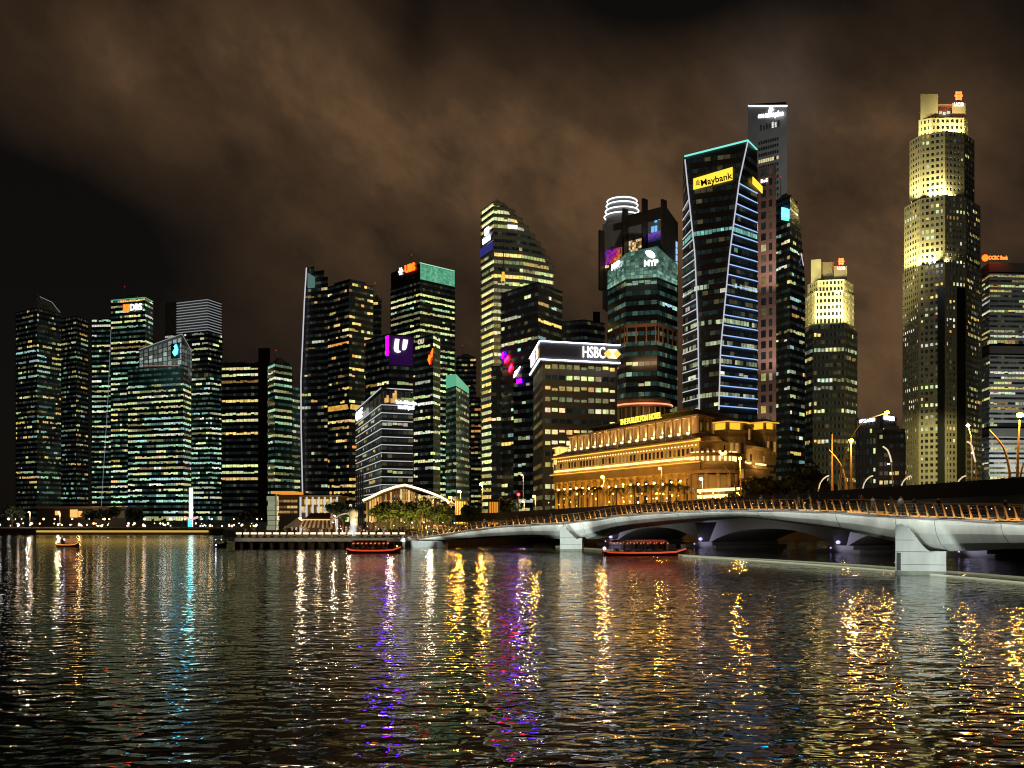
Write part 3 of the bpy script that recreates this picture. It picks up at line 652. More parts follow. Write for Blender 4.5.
# --- bank with hexagon logo
t = base_thing('bank_building', 'beige banded bank building with white-outlined roof box and HSBC letters beside a hexagon logo', 'building', [(534, 385), (616, 366)])
A = foot([(534, 392), (543.5, 356), (616, 364)], 0); zb = Z(363, 358)
tower(t, A, GZ, zb, 4.0, 2.72, p=.80, run=.55, lo=.42, hi=.84, tints=(PALE, WARM, WARM, (.9, .76, .36)), wall='beige', out=.35, pier=.5, seed=121, floor_p=(.85, 1, 1.15, 1.15), gain=1.2, dark=((.36, .41), (.95, 1)))
A2 = offset(A, 1.4); zt_ = Z(343, 358)
b = MB(); b.prism(A2, zb + .06, zt_); b.build('roof_box', mat('grey_roof_fascia', (.12, .12, .13), .5), t)
for z in (zb + .7, zt_): rim(t, [(A2[0][0] - .3, A2[0][1], z), (A2[1][0] - .3, A2[1][1] - .4, z), (A2[2][0], A2[2][1] - .4, z)], glow('bright_white_led', (.75, .82, 1), 10) if 'bright_white_led' not in bpy.data.materials else bpy.data.materials['bright_white_led'], .36)
lettering('HSBC', A2[1], A2[2], .66, (zb + zt_) / 2 + .3, 4.1, MT['letter'], t, off=.4, bold=.015, width=8.6)
def hexlogo(a, c, tt, z, s):
    Lh = math.dist(a, c); cx = tt * Lh
    w_ = MB(); facade_poly(w_, a, c, [(cx - 2 * s, z), (cx - s, z + s), (cx + s, z + s), (cx + 2 * s, z), (cx + s, z - s), (cx - s, z - s)], .25, .25)
    o = w_.build('sign_logo', glow('logo_gold', (1, .62, .12), 1.3), t)
    r = MB()
    for p3 in ([(cx - s, z + s * .98), (cx, z), (cx + s, z + s * .98)], [(cx - s, z - s * .98), (cx + s, z - s * .98), (cx, z)]): facade_poly(r, a, c, p3, .55, .12)
    r.build('logo_triangles', glow('logo_cream', (1, .93, .75), 2.5), o)
hexlogo(A2[1], A2[2], .895, (zb + zt_) / 2 + .3, 1.65)
lettering('HSBC', A2[0], A2[1], .40, (zb + zt_) / 2 + .3, 3.6, MT['letter'], t, off=.4, bold=.0, width=15)
hexlogo(A2[0], A2[1], .82, (zb + zt_) / 2 + .3, 1.85)
lamp('SPOT', 'curved_tower_wash', (X(510, 530), 530, 60), 42000, (1, .92, .62), 1, (X(513, 600), 600, 135), spot=75)
lamp('AREA', 'bank_wash', (X(575, 300), 300, 22), 5200, (1, .78, .42), 24, (X(578, 360), 360, 40), 8)
# --- grey block behind
t = base_thing('office_block', 'unlit plain grey block rising behind the bank with the hexagon logo', 'building', [(562, 560), (604, 560)])
tower(t, foot([(562, 562), (584, 556), (604, 566)], 0), GZ, Z(321, 560), 4.2, 2.6, p=.02, tints=(PALE,), wall='dark', spandrel='darkbrown', out=.3, seed=131)
b = MB(); b.prism(foot([(593, 564), (600, 565)], 8), Z(321, 560) + .06, Z(310, 560)); b.build('roof_plant_room', MT['dark'], t)
# --- glass tower with media screens
t = base_thing('office_tower', 'dark glass tower with coloured screens, a white MYP sign and a ring-lit round roof drum', 'tower', [(604, 440), (678, 430)])
U = foot([(602.5, 448), (667, 424), (678, 446)], 0); Lw = foot([(608, 440), (626, 421), (657, 417), (677, 432)], 22)
tower(t, Lw, Z(412, 425), Z(282, 425), 4.25, 2.4, p=.36, run=.7, tints=(PALE, (.75, .85, .4), GRN, COOL), wall='teal', out=.15, seed=141, floor_p=(.2, .7, 1.0, 1.6), dark=((.36, .46),), gain=.95, spandrel='dark')
b = MB(); b.prism(Lw, GZ, Z(412, 425) - .06); b.build('podium', MT['bronze'], t)
b = MB()
for a_, c_ in zip(Lw[:3], Lw[1:4]):
    n_ = max(2, int(math.dist(a_, c_) / 4.2))
    for i in range(n_ + 1): facade_box(b, a_, c_, min(max(i / n_, .04), .96), Z(346, 425), Z(330, 425), .5, .55, inn=-.2)
    facade_box(b, a_, c_, .5, Z(329.8, 425), Z(326.5, 425), math.dist(a_, c_) * .99, .5, inn=-.2)
b.build('sky_terrace', MT['terracotta'], t)
lamp('AREA', 'terrace_wash', (X(645, 405), 404, Z(352, 405)), 1500, (1, .55, .25), 22, (X(645, 425), 425, Z(334, 425)), 3)
b = MB(); b.prism(U, Z(300, 430), Z(212, 430)); b.build('upper_block', MT['grey'], t)
b = MB()
for q in (.02, .40, .70, .985): facade_box(b, U[0], U[1], q, Z(282, 430), Z({.02: 220, .40: 204, .70: 199, .985: 205}[q], 430), 1.0, 3.2)
b.build('fin', MT['darkbrown'], t)
b = MB(); facade_box(b, U[0], U[1], .55, Z(222, 430), Z(210, 430), 25, .5); b.build('roof_screen', MT['darkbrown'], t)
rng = random.Random(5)
b = MB(); nx, nz_ = 10, 6                                   # magenta and orange artwork on the left screen
for i in range(nx):
    for j in range(nz_):
        f = i / nx - j / nz_ * .6 + rng.uniform(-.15, .15); c = (.55, .06, .75) if f < .05 else (.9, .08, .35) if f < .35 else (1, .35, .08)
        facade_box(b, U[0], U[1], .055 + .28 * (i + .5) / nx, Z(255, 430) + j * 1.05, Z(255, 430) + (j + 1) * 1.05, 8.2 / nx, .3, inn=-.1, col=tuple(v * rng.uniform(.08, .62) for v in c))
for i in range(8): facade_box(b, U[0], U[1], .06 + .034 * i, Z(258.5, 430), Z(257, 430) + rng.uniform(0, .5), .8, .3, inn=-.1, col=rng.choice(((1, .7, .3), (.9, .5, .15), (.05, .03, .02))))
b.build('media_screen', GLASS, t)
b = MB()
for i in range(9):
    for j in range(5): facade_box(b, U[0], U[1], .425 + .25 * (i + .5) / 9, Z(248, 430) + j * 1.0, Z(248, 430) + (j + 1) * 1.0, .78, .3, inn=-.1, col=rng.choice(((.06, .035, .015), (.06, .035, .015), (.5, .28, .10), (.9, .7, .4), (.25, .12, .04))))
b.build('lit_sky_lobby', GLASS, t)
b = MB()
for i in range(9):
    for j in range(4): facade_box(b, U[0], U[1], .72 + .25 * (i + .5) / 9, Z(242, 430) + j * .95, Z(242, 430) + (j + 1) * .95, .78, .3, inn=-.1, col=tuple(v * (.25 + .75 * (j / 3)) * rng.uniform(.7, 1.1) for v in (.16, .08, .42)))
b.build('media_screen', GLASS, t)
b = MB()
for (i, j) in ((1, 3), (2, 3), (1, 2), (0, 0), (1, 0), (0, -1), (1, -1), (2, 2.6)): facade_box(b, U[0], U[1], .79 + i * .05, Z(230, 430) + j * 1.3, Z(230, 430) + (j + .9) * 1.3, 1.2, .4, inn=-.1)
b.build('blue_screen', glow('sky_blue_screen', (.12, .5, 1), 1.0), t)
b = MB()
for k in range(5): facade_box(b, U[1], U[2], .8, Z(268 - k * 7, 430), Z(262.5 - k * 7, 430), 1.4, .6, inn=-.1)
b.build('banner_light', MT['led_blue'], t)
lamp('SPOT', 'upper_block_wash', (X(640, 380), 380, Z(300, 380)), 42000, (1, .9, .75), 1, (X(636, 430), 430, Z(226, 430)), spot=58)
# slanted glass bonnet with the white emblem
Bz = [Z(271, 440), Z(253, 421), Z(246, 417), Z(264, 432), Z(262, 450), Z(270, 450)]
b = MB(); b.prism(offset(Lw, .1), Z(282, 425) + .06, Bz); b.build('glass_bonnet', mat('green_lit_bonnet', (.05, .10, .08), .2, emit=(.05, .14, .10), strength=.5, noise_amt=.4, noise_scale=.3), t)
b = MB()
for (a_, c_), (s0, s1) in zip(zip(Lw[:3], Lw[1:4]), ((0, 1), (1, 2), (2, 3))):
    Lh = math.dist(a_, c_); n_ = max(4, int(Lh / 1.7))
    for i in range(n_):
        for r in range(8):
            f, g = (i + .08) / n_, (i + .92) / n_
            def tz(s, k): return Z(282, 425) + .3 + (Bz[s0] + (Bz[s1] - Bz[s0]) * s - Z(282, 425) - .6) * k
            k0, k1 = r / 8, (r + .8) / 8; w = rng.uniform(.10, .55) * (1.3 if r < 2 else .7)
            facade_poly(b, a_, c_, [(f * Lh, tz(f, k0)), (g * Lh, tz(g, k0)), (g * Lh, tz(g, k1)), (f * Lh, tz(f, k1))], .15, .12, col=(.40 * w, .75 * w, .58 * w))
b.build('bonnet_panes', GLASS, t)
lettering('MYP', Lw[1], Lw[2], .82, Z(264.5, 419), 2.5, MT['letter'], t, off=1.0, bold=.06, width=6)
lettering('MYP', Lw[0], Lw[1], .55, Z(266, 430), 2.3, MT['sign_blue'], t, off=1.0, bold=.05, width=9)
b = MB(); cx_ = .80 * math.dist(Lw[1], Lw[2]); zc = Z(255.5, 419); pts = []
for i in range(14):
    a = 2 * math.pi * i / 14; x_, y_ = 2.3 * math.cos(a), 1.25 * math.sin(a); pts.append((cx_ + x_ * .8 + y_ * .6, zc - x_ * .6 + y_ * .8))
facade_poly(b, Lw[1], Lw[2], pts, .9, .3); b.build('sign_emblem', MT['sign_white'], t)
b = MB(); c0 = P(622, 446)
b.tube([(*c0, Z(226, 446)), (*c0, Z(200, 446))], [7.4, 6.2], 20); dr = b.build('roof_drum', MT['grey'], t)
for k, (y_, r_) in enumerate(((217, 7.9), (211.5, 7.4), (206, 7.0), (201.5, 6.6))):
    b = MB(); b.tube([(c0[0] + r_ * math.cos(a * math.pi / 12), c0[1] + r_ * math.sin(a * math.pi / 12), Z(y_, 446)) for a in range(24)] + [(c0[0] + r_, c0[1], Z(y_, 446))], .30, 5); b.build('ring_light', glow('ring_white_led', (.85, .92, 1), 2.0) if k == 0 else bpy.data.materials['ring_white_led'], dr)
# round restaurant drum at its foot
t = base_thing('round_pavilion', 'round terracotta drum with a red glowing rim at the foot of the MYP tower', 'pavilion', [(640, 395)])
c0 = P(643, 398); 
b = MB(); b.tube([(*c0, GZ), (*c0, Z(409, 398))], 8.6, 20); b.build('wall', MT['bronze'], t)
b = MB(); b.tube([(*c0, Z(409, 398) + .05), (*c0, Z(402, 398)), (*c0, Z(399, 398))], [11.5, 11.0, 8.5], 24); b.build('roof', MT['terracotta'], t)
b = MB(); b.tube([(c0[0] + 11.6 * math.cos(a * math.pi / 14), c0[1] + 11.6 * math.sin(a * math.pi / 14), Z(406.5, 398)) for a in range(14, 29)], .28, 5); b.build('rim_light', glow('coral_led', (1, .35, .18), 1.6), t)
b = MB()
for i in range(14):
    a = math.pi + i * math.pi / 13; b.tube([(c0[0] + 10 * math.cos(a), c0[1] + 10 * math.sin(a), GZ), (c0[0] + 10 * math.cos(a), c0[1] + 10 * math.sin(a), Z(409.4, 398))], .4, 5)
b.build('colonnade', MT['beige'], t)
lamp('POINT', 'pavilion_glow', (c0[0], c0[1] - 16, Z(414, 385)), 900, (1, .55, .22), .5)
# --- tapered faceted tower with blue-white lines
t = base_thing('bank_tower', 'black tapering faceted tower outlined in blue-white light lines with a yellow Maybank sign', 'tower', [(683, 410), (757, 408)])
lt = [(141, 684), (157, 684.2), (180, 686.5), (255, 694.5), (330, 697.5), (412, 698.8), (600, 699)]
rt = [(141, 748), (180, 739.5), (255, 729.5), (350, 720.5), (412, 718.8), (600, 718)]
def mfac(z):
    y = HZ - (z - H) / .40; l, r = lerp(lt, y), lerp(rt, y)
    return [P(683.3, 418), P(l + .4, 404), P(r, 396), P(757, 408), P(755.5, 440), P(685, 440)]
ztm = Z(158, 404)
tower(t, mfac, GZ, ztm, 4.08, 2.6, p=.07, run=.72, tints=(WHT, PALE, GRN), wall='darkbrown', out=.18, seed=151, floor_p=(.0, .3, .8, 1.8), dark=((.76, 1.0), (.0, .1)), spandrel='slate')
b = MB(); q = mfac(ztm); b.prism(q, ztm + .06, [Z(158, 418), Z(157, 404), Z(141, 396), Z(150, 408), Z(150, 440), Z(158, 440)]); b.build('crown', MT['darkbrown'], t)
ysM = list(range(160, 411, 10))
rim(t, [(X(lerp(lt, y) + .4, 403.4), 403.4, Z(y, 404)) for y in ysM], MT['led_grey'], .55)
rim(t, [(*P(748, 395.4), Z(141.5, 396))] + [(X(lerp(rt, y), 395.4), 395.4, Z(y, 396)) for y in ysM], MT['led_grey'], .55)
rim(t, [(*P(684.4, 403.3), Z(157, 404)), (*P(748, 395.3), Z(141, 396))], MT['led_cyan'], .75)
rim(t, [(*P(748, 395.3), Z(141, 396)), (*P(757, 407.4), Z(150, 408))], MT['led_cyan'], .6)
for k in range(24):
    y = 187 + k * 10.0; z = Z(y, 400)
    if y > 416: break
    f = mfac(z); rim(t, [(f[2][0] + .2, f[2][1] - .45, z), (f[3][0] - 1.4, f[3][1] - 1.9, z), (f[3][0] + .2, f[3][1] - .2, z)], MT['led_blue'], .42, off=.3)
    if y > 192: rim(t, [(f[0][0] - .3, f[0][1] - .1, z), (f[1][0] - .2, f[1][1] - .45, z)], MT['led_grey'], .40)
for y, c in ((231.5, (.22, .62, .50)), (286, (.5, .6, .4)), (322, (.35, .42, .25)), (344, (.4, .45, .28)), (362, (.3, .35, .2)), (395, (.34, .38, .22))):
    f = mfac(Z(y, 400)); b = MB()
    for a_, c_ in ((f[0], f[1]), (f[1], f[2]), (f[2], f[3])):
        Lh = math.dist(a_, c_); n_ = max(2, int(Lh / 1.6))
        for i in range(n_):
            w = rng.choice((0.02, .25, .6, 1.0, 1.2)) if y != 231.5 else rng.choice((.5, .8, 1.1))
            facade_box(b, a_, c_, (i + .5) / n_, Z(y + 2.4, 400) + .02, Z(y - 2.0, 400), Lh / n_ * .8, .10, inn=-.21, col=tuple(v * w for v in c))
    b.build('lit_floor', GLASS, t)
f = mfac(Z(182, 400)); a_, c_ = f[1], f[2]; Lh = math.dist(a_, c_)
b = MB(); facade_poly(b, a_, c_, [(Lh * .13, Z(189.5, 402)), (Lh * .88, Z(184.5, 402)), (Lh * .88, Z(172, 402)), (Lh * .13, Z(178.5, 402))], .6, .3); sb = b.build('sign_board', MT['sign_yellow'], t)
o = lettering('Maybank', a_, c_, .57, Z(181, 400), 2.6, MT['ink'], t, off=1.05, bold=.02, width=12.5); o.matrix_basis = o.matrix_basis @ Matrix.Rotation(R(7), 4, 'Z')
b = MB()
for k in range(4): facade_box(b, a_, c_, .19 + .018 * k, Z(184.8, 402), Z(181.3 - (k in (1, 2)) * 1.2, 402), .22, .15, inn=-.93)
facade_box(b, a_, c_, .217, Z(184.9, 402) - .25, Z(184.9, 402) - .02, 1.8, .15, inn=-.93); b.build('sign_logo', MT['ink'], t)
f = mfac(Z(176, 400)); b = MB(); facade_poly(b, f[2], f[3], [(9.5, Z(183, 402)), (18.5, Z(187, 402)), (18.5, Z(180, 402)), (9.5, Z(176, 402))], .7, .3); b.build('sign_board', MT['sign_yellow'], t)
roof_kit(t, mfac(ztm - 20), ztm + .5, 9, False) if 0 else None
# --- pink tower
t = base_thing('office_tower', 'narrow pink granite tower with punched dark windows, right beside the blue-lined faceted tower', 'tower', [(757, 480), (775, 480)])
A = foot([(752, 486), (775.5, 478)], 24)
tower(t, A, GZ, Z(166, 480), 5.2, 3.6, p=.10, run=.4, lo=.22, hi=.9, tints=(PALE, WARM, WHT), wall='pink', out=.3, pier=1.5, seed=161, gain=.9, dark=((.93, 1),))
lettering('BoS', A[0], A[1], .55, Z(180, 480), 1.7, MT['letter'], t, off=.7, bold=.05)
for z_, e_ in ((30, 1), (70, 1.1), (110, 1.2)): lamp('SPOT', 'pink_tower_fill', (X(768, 458), 456, z_), 22000 * e_, (1, .74, .62), .8, (X(766, 482), 482, z_ + 34), spot=95)  # unseen spots added in mid-air to brighten the pink wall
# --- slanted-top tower behind
t = base_thing('office_tower', 'tall grey middle slab with a white slanted roof light and bright lettering on top', 'tower', [(749, 620), (787, 620)])
A = foot([(748, 622), (787, 606)], 22)
tower(t, A, GZ, Z(112, 615), 4.2, 2.2, p=0, lo=.0, hi=1.0, tints=(PALE,), wall='grey', out=0, seed=171, gap=1.5) if 0 else None
b = MB(); b.prism(A, GZ, [Z(102, 615), Z(110, 615), Z(110, 640), Z(102, 640)]); b.build('wall', MT['grey'], t)
Lh = math.dist(A[0], A[1])
for k in range(44):
    z = Z(140 + k * 6.2, 612)
    if z < 20: break
    b = MB(); lit = k in (3, 9, 11, 17, 20, 24, 25)
    for i in range(9): facade_box(b, A[0], A[1], .30 + .058 * i, z - 1.1, z + .9, 1.15, .12, inn=-.02, col=(.85, .7, .35) if lit and rng.random() < .7 else (.006, .006, .006))
    b.build('window_band', GLASS, t)
b = MB()
for i in range(7): facade_box(b, A[0], A[1], .34 + .075 * i, Z(128, 612), Z(122, 612) - (i % 2) * .8, 1.1, .15, inn=-.02, col=(.8, .8, .75) if i in (3, 4, 5) and rng.random() < .6 else (.01, .01, .012))
b.build('plant_louvres', GLASS, t)
rim(t, [(A[0][0], A[0][1] - .6, Z(101.5, 615)), (A[1][0], A[1][1] - .6, Z(109, 610))], glow('roof_edge_light', (.9, .95, 1), 2.2), .8)
b = MB(); facade_poly(b, A[0], A[1], [(Lh * .55, Z(111, 612)), (Lh * .66, Z(111, 612)), (Lh * .64, Z(107, 612)), (Lh * .58, Z(106, 612))], .5, .4); b.build('sign_emblem', MT['sign_white'], t)
o = lettering('one raffles place', A[0], A[1], .60, Z(114.5, 612), 3.2, glow('bright_blue_white_letters', (.85, .92, 1), 3.5), t, off=.6, bold=.05, width=17); o.matrix_basis = o.matrix_basis @ Matrix.Rotation(R(-9), 4, 'Z')
lamp('AREA', 'slab_wash', (X(772, 540), 540, Z(150, 540)), 16000, (.85, .92, 1), 10, (X(770, 612), 612, Z(130, 612)), 10)
# --- dark tower with teal sign
t = base_thing('office_tower', 'black tower with a sloping right shoulder and a teal and green sign near its top', 'tower', [(775, 520), (804, 520)])
zs1, zs2 = Z(201, 515), Z(290, 515)
def shoul(z):
    f = max(0, min(1, (z - zs2) / (zs1 - zs2))); r = 804.5 - 8 * f ** 1.5
    return foot([(773, 520), (790, 508), (r, 522)], 0)
tower(t, shoul, GZ, zs1, 4.1, 2.2, p=.26, run=.5, tints=(PALE, WARM, WHT, COOL), wall='dark', out=.25, seed=181, floor_p=(.3, .8, 1.4), gain=.9)
A = shoul(zs1 - 6); Lh = math.dist(A[0], A[1])
b = MB(); facade_poly(b, A[0], A[1], [(Lh * .58, Z(218, 514)), (Lh * .98, Z(222, 514)), (Lh * .98, Z(213, 514)), (Lh * .58, Z(208, 514))], .4, .4); sb = b.build('sign_board', MT['sign_teal'], t)
b = MB(); facade_poly(b, A[0], A[1], [(Lh * .58, Z(220.5, 514)), (Lh * .98, Z(224.5, 514)), (Lh * .98, Z(222.2, 514)), (Lh * .8, Z(219.2, 514)), (Lh * .58, Z(218.3, 514))], .45, .4); b.build('sign_stripe', MT['sign_green'], t)
rim(t, [(*P(801, 520), Z(253, 520)), (*P(803.5, 519), Z(266, 520))], MT['led_grey'], .5)
roof_kit(t, shoul(zs1 - 2), zs1, 10)
# --- stone tower with lit stepped crown
def crown_sign(t, c, z, s, text_z, ts, red):
    b = MB()
    for k in range(3): b.box((c[0], c[1] - .3 - .02 * k, z + (k - 1) * s * .72), (s * (1.5 if k != 1 else 1.9), .6, s * .45))
    for k in (-1, 1): b.box((c[0] + k * s * .55, c[1] - .24, z), (s * .32, .5, s * 2.1))
    b.build('sign_emblem', MT['led_orange'], t)
    lettering('UOB', (c[0] - 5, c[1]), (c[0] + 5, c[1]), .5, text_z, ts, MT['letter'], t, off=.5, bold=.05, width=ts * 2.6)
t = base_thing('bank_tower', 'shorter stone tower with a floodlit stepped crown and small orange UOB sign', 'tower', [(803, 640), (856, 640)])
A = foot([(802.5, 645), (813, 626), (845, 622), (857, 638)], 26); zc1 = Z(324, 626)
w1 = tower(t, A, GZ, zc1, 4.75, 2.4, p=.42, run=.6, lo=.30, hi=.80, tints=(PALE, WARM, WHT), wall='pale', spandrel='grey', out=.3, pier=.7, seed=191, floor_p=(.0, .2, 1.0, 1.9), dark=((.72, .80),))
A2 = offset(A, -2.0); zc2 = Z(291, 626)
w2 = tower(t, A2, zc1 + .06, zc2, 4.2, 2.4, p=.1, run=.4, lo=.25, hi=.8, tints=(WARM,), wall='pale', out=.3, pier=.9, seed=192)
A3 = foot([(806, 640), (817, 630), (830, 626), (847, 626), (855, 640)], 20) 
A3 = offset(foot([(808, 642), (818, 630), (844, 627), (853, 640)], 20), 0); zc3 = Z(279, 626)
w3 = tower(t, A3, zc2 + .06, zc3, 3.6, 2.4, p=.05, run=.4, lo=.25, hi=.8, tints=(WARM,), wall='pale', out=.3, pier=.9, seed=193)
b = MB(); b.prism(foot([(811, 636), (821, 634)], 10), zc3 + .06, Z(259, 634)); b.prism(foot([(834, 634), (847, 634)], 10), zc3 + .06, Z(266, 634)); b.prism(foot([(821.2, 640), (833.8, 640)], 6), zc3 + .06, Z(262, 640)); b.build('crown', MT['pale'], t)
crown_sign(t, P(841, 632), Z(261.5, 632), 1.9, Z(268.5, 632), 1.9, 0)
def flood(x, y, z, e, tx, ty, tz, sp=110): lamp('SPOT', 'crown_flood', (x, y, z), e * 3.2, (1.0, .86, .32), .6, (tx, ty, tz), spot=sp)
for px_, dz_ in ((806, 0), (814, 0), (826, 0), (838, 0), (849, 0), (855, 0)):
    flood(X(px_, 612), 613, zc1 + 1.5, 9000, X(px_, 626), 628, zc1 + 16)
for px_ in (815, 841): flood(X(px_, 615), 616, zc2 + 1.0, 5200, X(px_, 630), 632, zc2 + 9)
# --- low block with white signs
t = base_thing('office_block', 'low grey office block with two white roof signs seen under an orange street lamp', 'building', [(857, 430), (895, 430)])
A = foot([(856, 440), (880, 425), (896, 436)], 0)
tower(t, A, GZ, Z(416, 428), 4.3, 2.2, p=.16, run=.4, lo=.2, hi=.75, tints=(PALE, WHT), wall='grey', out=.25, pier=.8, seed=201, dark=((.86, 1),))
lettering('ANZ', A[0], A[1], .5, Z(419.5, 430), 1.5, MT['sign_blue'], t, off=.6, bold=.1, width=9) if 0 else None
b = MB(); facade_box(b, A[0], A[1], .5, Z(421.5, 430), Z(418.5, 430), 10, .6, inn=-.3); facade_box(b, A[1], A[2], .5, Z(420, 430), Z(416, 430), 9.5, .6, inn=-.3); b.build('sign_board', MT['sign_blue'], t)
lamp('AREA', 'block_wash', (X(876, 395), 395, 26), 500, (1, .75, .5), 10, (X(876, 430), 430, 36))
t = base_thing('office_block', 'dark low block with few lit windows, beside the block with two white roof signs', 'building', [(880, 420), (904, 420)])
A = foot([(878, 422), (905, 418)], 12)
tower(t, A, GZ, Z(433, 420), 3.9, 2.2, p=.18, run=.4, tints=(PALE, WARM), wall='darkbrown', out=.25, pier=.6, seed=202)
roof_kit(t, foot([(878, 422), (905, 418)], 12), Z(433, 420), 12, False)
# --- tallest stone tower with floodlit setbacks
t = base_thing('bank_tower', 'tallest stone tower with floodlit stepped setbacks and a red UOB sign at its peak', 'tower', [(903, 650), (981, 650)])
wins = []
A = foot([(903, 662), (919, 640), (945, 630), (966, 636), (981.5, 660)], 34); z1 = Z(266, 640)
wins += tower(t, A, GZ, z1, 3.85, 2.9, p=.20, run=.45, lo=.25, hi=.78, tints=(PALE, WARM, WHT), wall='pale', out=.3, pier=1.3, seed=211, individual=True, floor_p=(.25, .6, 1.0, 2.2))
b = MB()
for a_, c_, q in ((A[1], A[2], .86), (A[2], A[3], .75)): facade_box(b, a_, c_, q, Z(500, 640), Z(290, 640), 4.4 if q == .86 else 7, .5, inn=-.05)
b.build('glass_strip', MT['dark'], t)
A2 = foot([(904.5, 662), (920, 644), (945, 636), (966, 641), (980, 660)], 30); z2 = Z(198, 642)
wins += tower(t, A2, z1 + .06, z2, 3.85, 2.9, p=.16, run=.4, lo=.25, hi=.78, tints=(WARM, PALE, WHT), wall='pale', out=.3, pier=1.3, seed=212, individual=True, floor_p=(.2, .5, 2.6))
A3 = foot([(910, 660), (920.5, 649), (945, 642), (964, 646), (974, 658)], 24); z3 = Z(133, 645)
wins += tower(t, A3, z2 + .06, z3, 3.85, 2.9, p=.06, run=.4, lo=.25, hi=.78, tints=(PALE, WARM), wall='pale', out=.3, pier=1.3, seed=213, individual=True)
A4 = foot([(919, 656), (931, 652), (964, 652), (968, 656)], 14); z4 = Z(118, 652)
wins += tower(t, A4, z3 + .06, z4, 3.85, 2.9, p=.0, run=.4, lo=.25, hi=.78, tints=(PALE,), wall='pale', out=.25, pier=1.3, seed=214, individual=True)
emit_windows(t, wins)
b = MB(); b.prism(foot([(920.5, 655), (938, 655)], 9), z4 + .06, Z(94, 655)); b.prism(foot([(952, 655), (965.5, 655)], 9), z4 + .06, Z(103, 655)); b.prism(foot([(938.2, 661), (951.8, 661)], 5), z4 + .06, Z(104, 661)); b.build('crown', MT['pale'], t)
b = MB()
for i in range(3): b.box((X(941 + i * 4, 659), 659.6, Z(112 + i % 2, 659)), (1.8, .6, 1.6), col=(.9, .85, .6))
b.build('lit_opening', GLASS, t)
crown_sign(t, P(958.5, 654.5), Z(95.5, 654), 2.6, Z(104.5, 654), 2.4, 1)
lamp('POINT', 'sign_glow', (X(958, 648), 648, Z(96, 650)), 1600, (1, .12, .04), .5)
for px_, e_ in ((907, 1), (913, .9), (925, .8), (936, 1), (951, .5), (960, 1.1), (970, .8), (977, .7)): flood(X(px_, 628), 633 + abs(px_ - 945) * .45, z1 + 1.4, 8500 * e_, X(px_, 650), 650 + abs(px_ - 945) * .3, z1 + 22)
for px_, e_ in ((912, 1), (922, .7), (938, 1), (947, .9), (956, .5), (971, 1)): flood(X(px_, 632), 638 + abs(px_ - 945) * .4, z2 + 1.4, 8500 * e_, X(px_, 652), 653, z2 + 22)
for px_, e_ in ((922, 1.), (935, .3), (950, .3), (956, 1.), (966, .6)): flood(X(px_, 638), 643, z3 + 1.4, 6500 * e_, X(px_, 656), 656, z3 + 14)
flood(X(932, 560), 560, 60, 60000, X(930, 640), 640, 30, 60)
lamp('AREA', 'stone_tower_wash', (X(930, 540), 540, 12), 13000, (1, .86, .34), 30, (X(935, 640), 640, 90), 10)
# --- banded tower at the right edge
t = base_thing('bank_tower', 'broad white-banded slab at the right edge under a red OCBC Bank sign', 'tower', [(982, 720), (1060, 720)])
A = foot([(981.5, 726), (992, 706), (1060, 712)], 0); A = [P(981.5, 724), P(990, 706), P(1062, 710), P(1060, 750), P(983, 750)]
ymap = [(480, 439), (427, 355), (345, 275)]
for (y0, y1), sd_ in zip(((500, 437), (427, 356), (345, 275)), (221, 222, 223)):
    tower(t, A, Z(y0, 710), Z(y1, 710), 3.55, 2.6, p=.62, run=.8, lo=.30, hi=.78, tints=(WHT, PALE, PALE, WARM), wall='dark', spandrel='white', out=.9, seed=sd_, floor_p=(.15, .5, 1.0, 1.4), gain=.9, wallname='wall')
for z0_, z1_ in ((Z(437, 710) + .1, Z(427, 710) - 1.3), (Z(356, 710) + 1.2, Z(345, 710) - 1.3), (Z(275, 710) + 1.2, Z(264, 710)), (GZ, Z(500, 710) - 1.3)): b = MB(); b.prism(offset(A, .6), z0_, z1_); b.build('service_band', MT['grey'], t)
for px_ in (1000, 1035): lamp('SPOT', 'banded_tower_wash', (X(px_, 668), 668, 12), 60000, (.88, .95, 1), 2, (X(px_ + 4, 706), 706, 110), spot=100)
b = MB(); c0 = P(985, 702); b.tube([(c0[0], c0[1], Z(258, 702)), (c0[0], c0[1] - .8, Z(258, 702))], 2.3, 14); b.build('sign_emblem', MT['led_orange'], t)
lettering('OCBC Bank', P(988, 702), P(1008, 702), .5, Z(258, 702), 2.6, glow('red_sign_letters', (1, .13, .02), 3.5), t, off=.3, bold=.05, width=13.5)
#PART4
# ================================================================ THE GOLDEN HOTEL
FA, FB, FC = (12.3, 300), (X(700, 226), 226), (X(770, 262), 262)
t = thing('grand_hotel', 'long golden floodlit classical hotel with rows of columns and a yellow rooftop name sign', 'hotel', ((FA[0] + FC[0]) / 2, 262, GZ))
LF = math.dist(FA, FB); LR = math.dist(FB, FC)
back = (FA[0] + FC[0] - FB[0] + 8, FA[1] + FC[1] - FB[1])
body = [FA, FB, FC, back]
zC, zF, zL, zA, zM, zS, zT = 15.3, 17.2, 17.9, 22.2, 24.6, 28.6, 30.4
b = MB(); b.prism(offset(body, -2.2), GZ, zC); b.prism(body, zC + .02, zF); b.prism(offset(body, .9), zF + .02, zL); b.prism(offset(body, -1.0), zL + .02, zA); b.prism(offset(body, .3), zA + .02, zA + .7)
b.build('wall', MT['stone'], t)
b = MB(); n_ = len(body)                                    # mansard leaning back
p0, p1 = offset(body, .2), offset(body, -3.4)
vs = [(q[0], q[1], zA + .74) for q in p0] + [(q[0], q[1], zM) for q in p1]
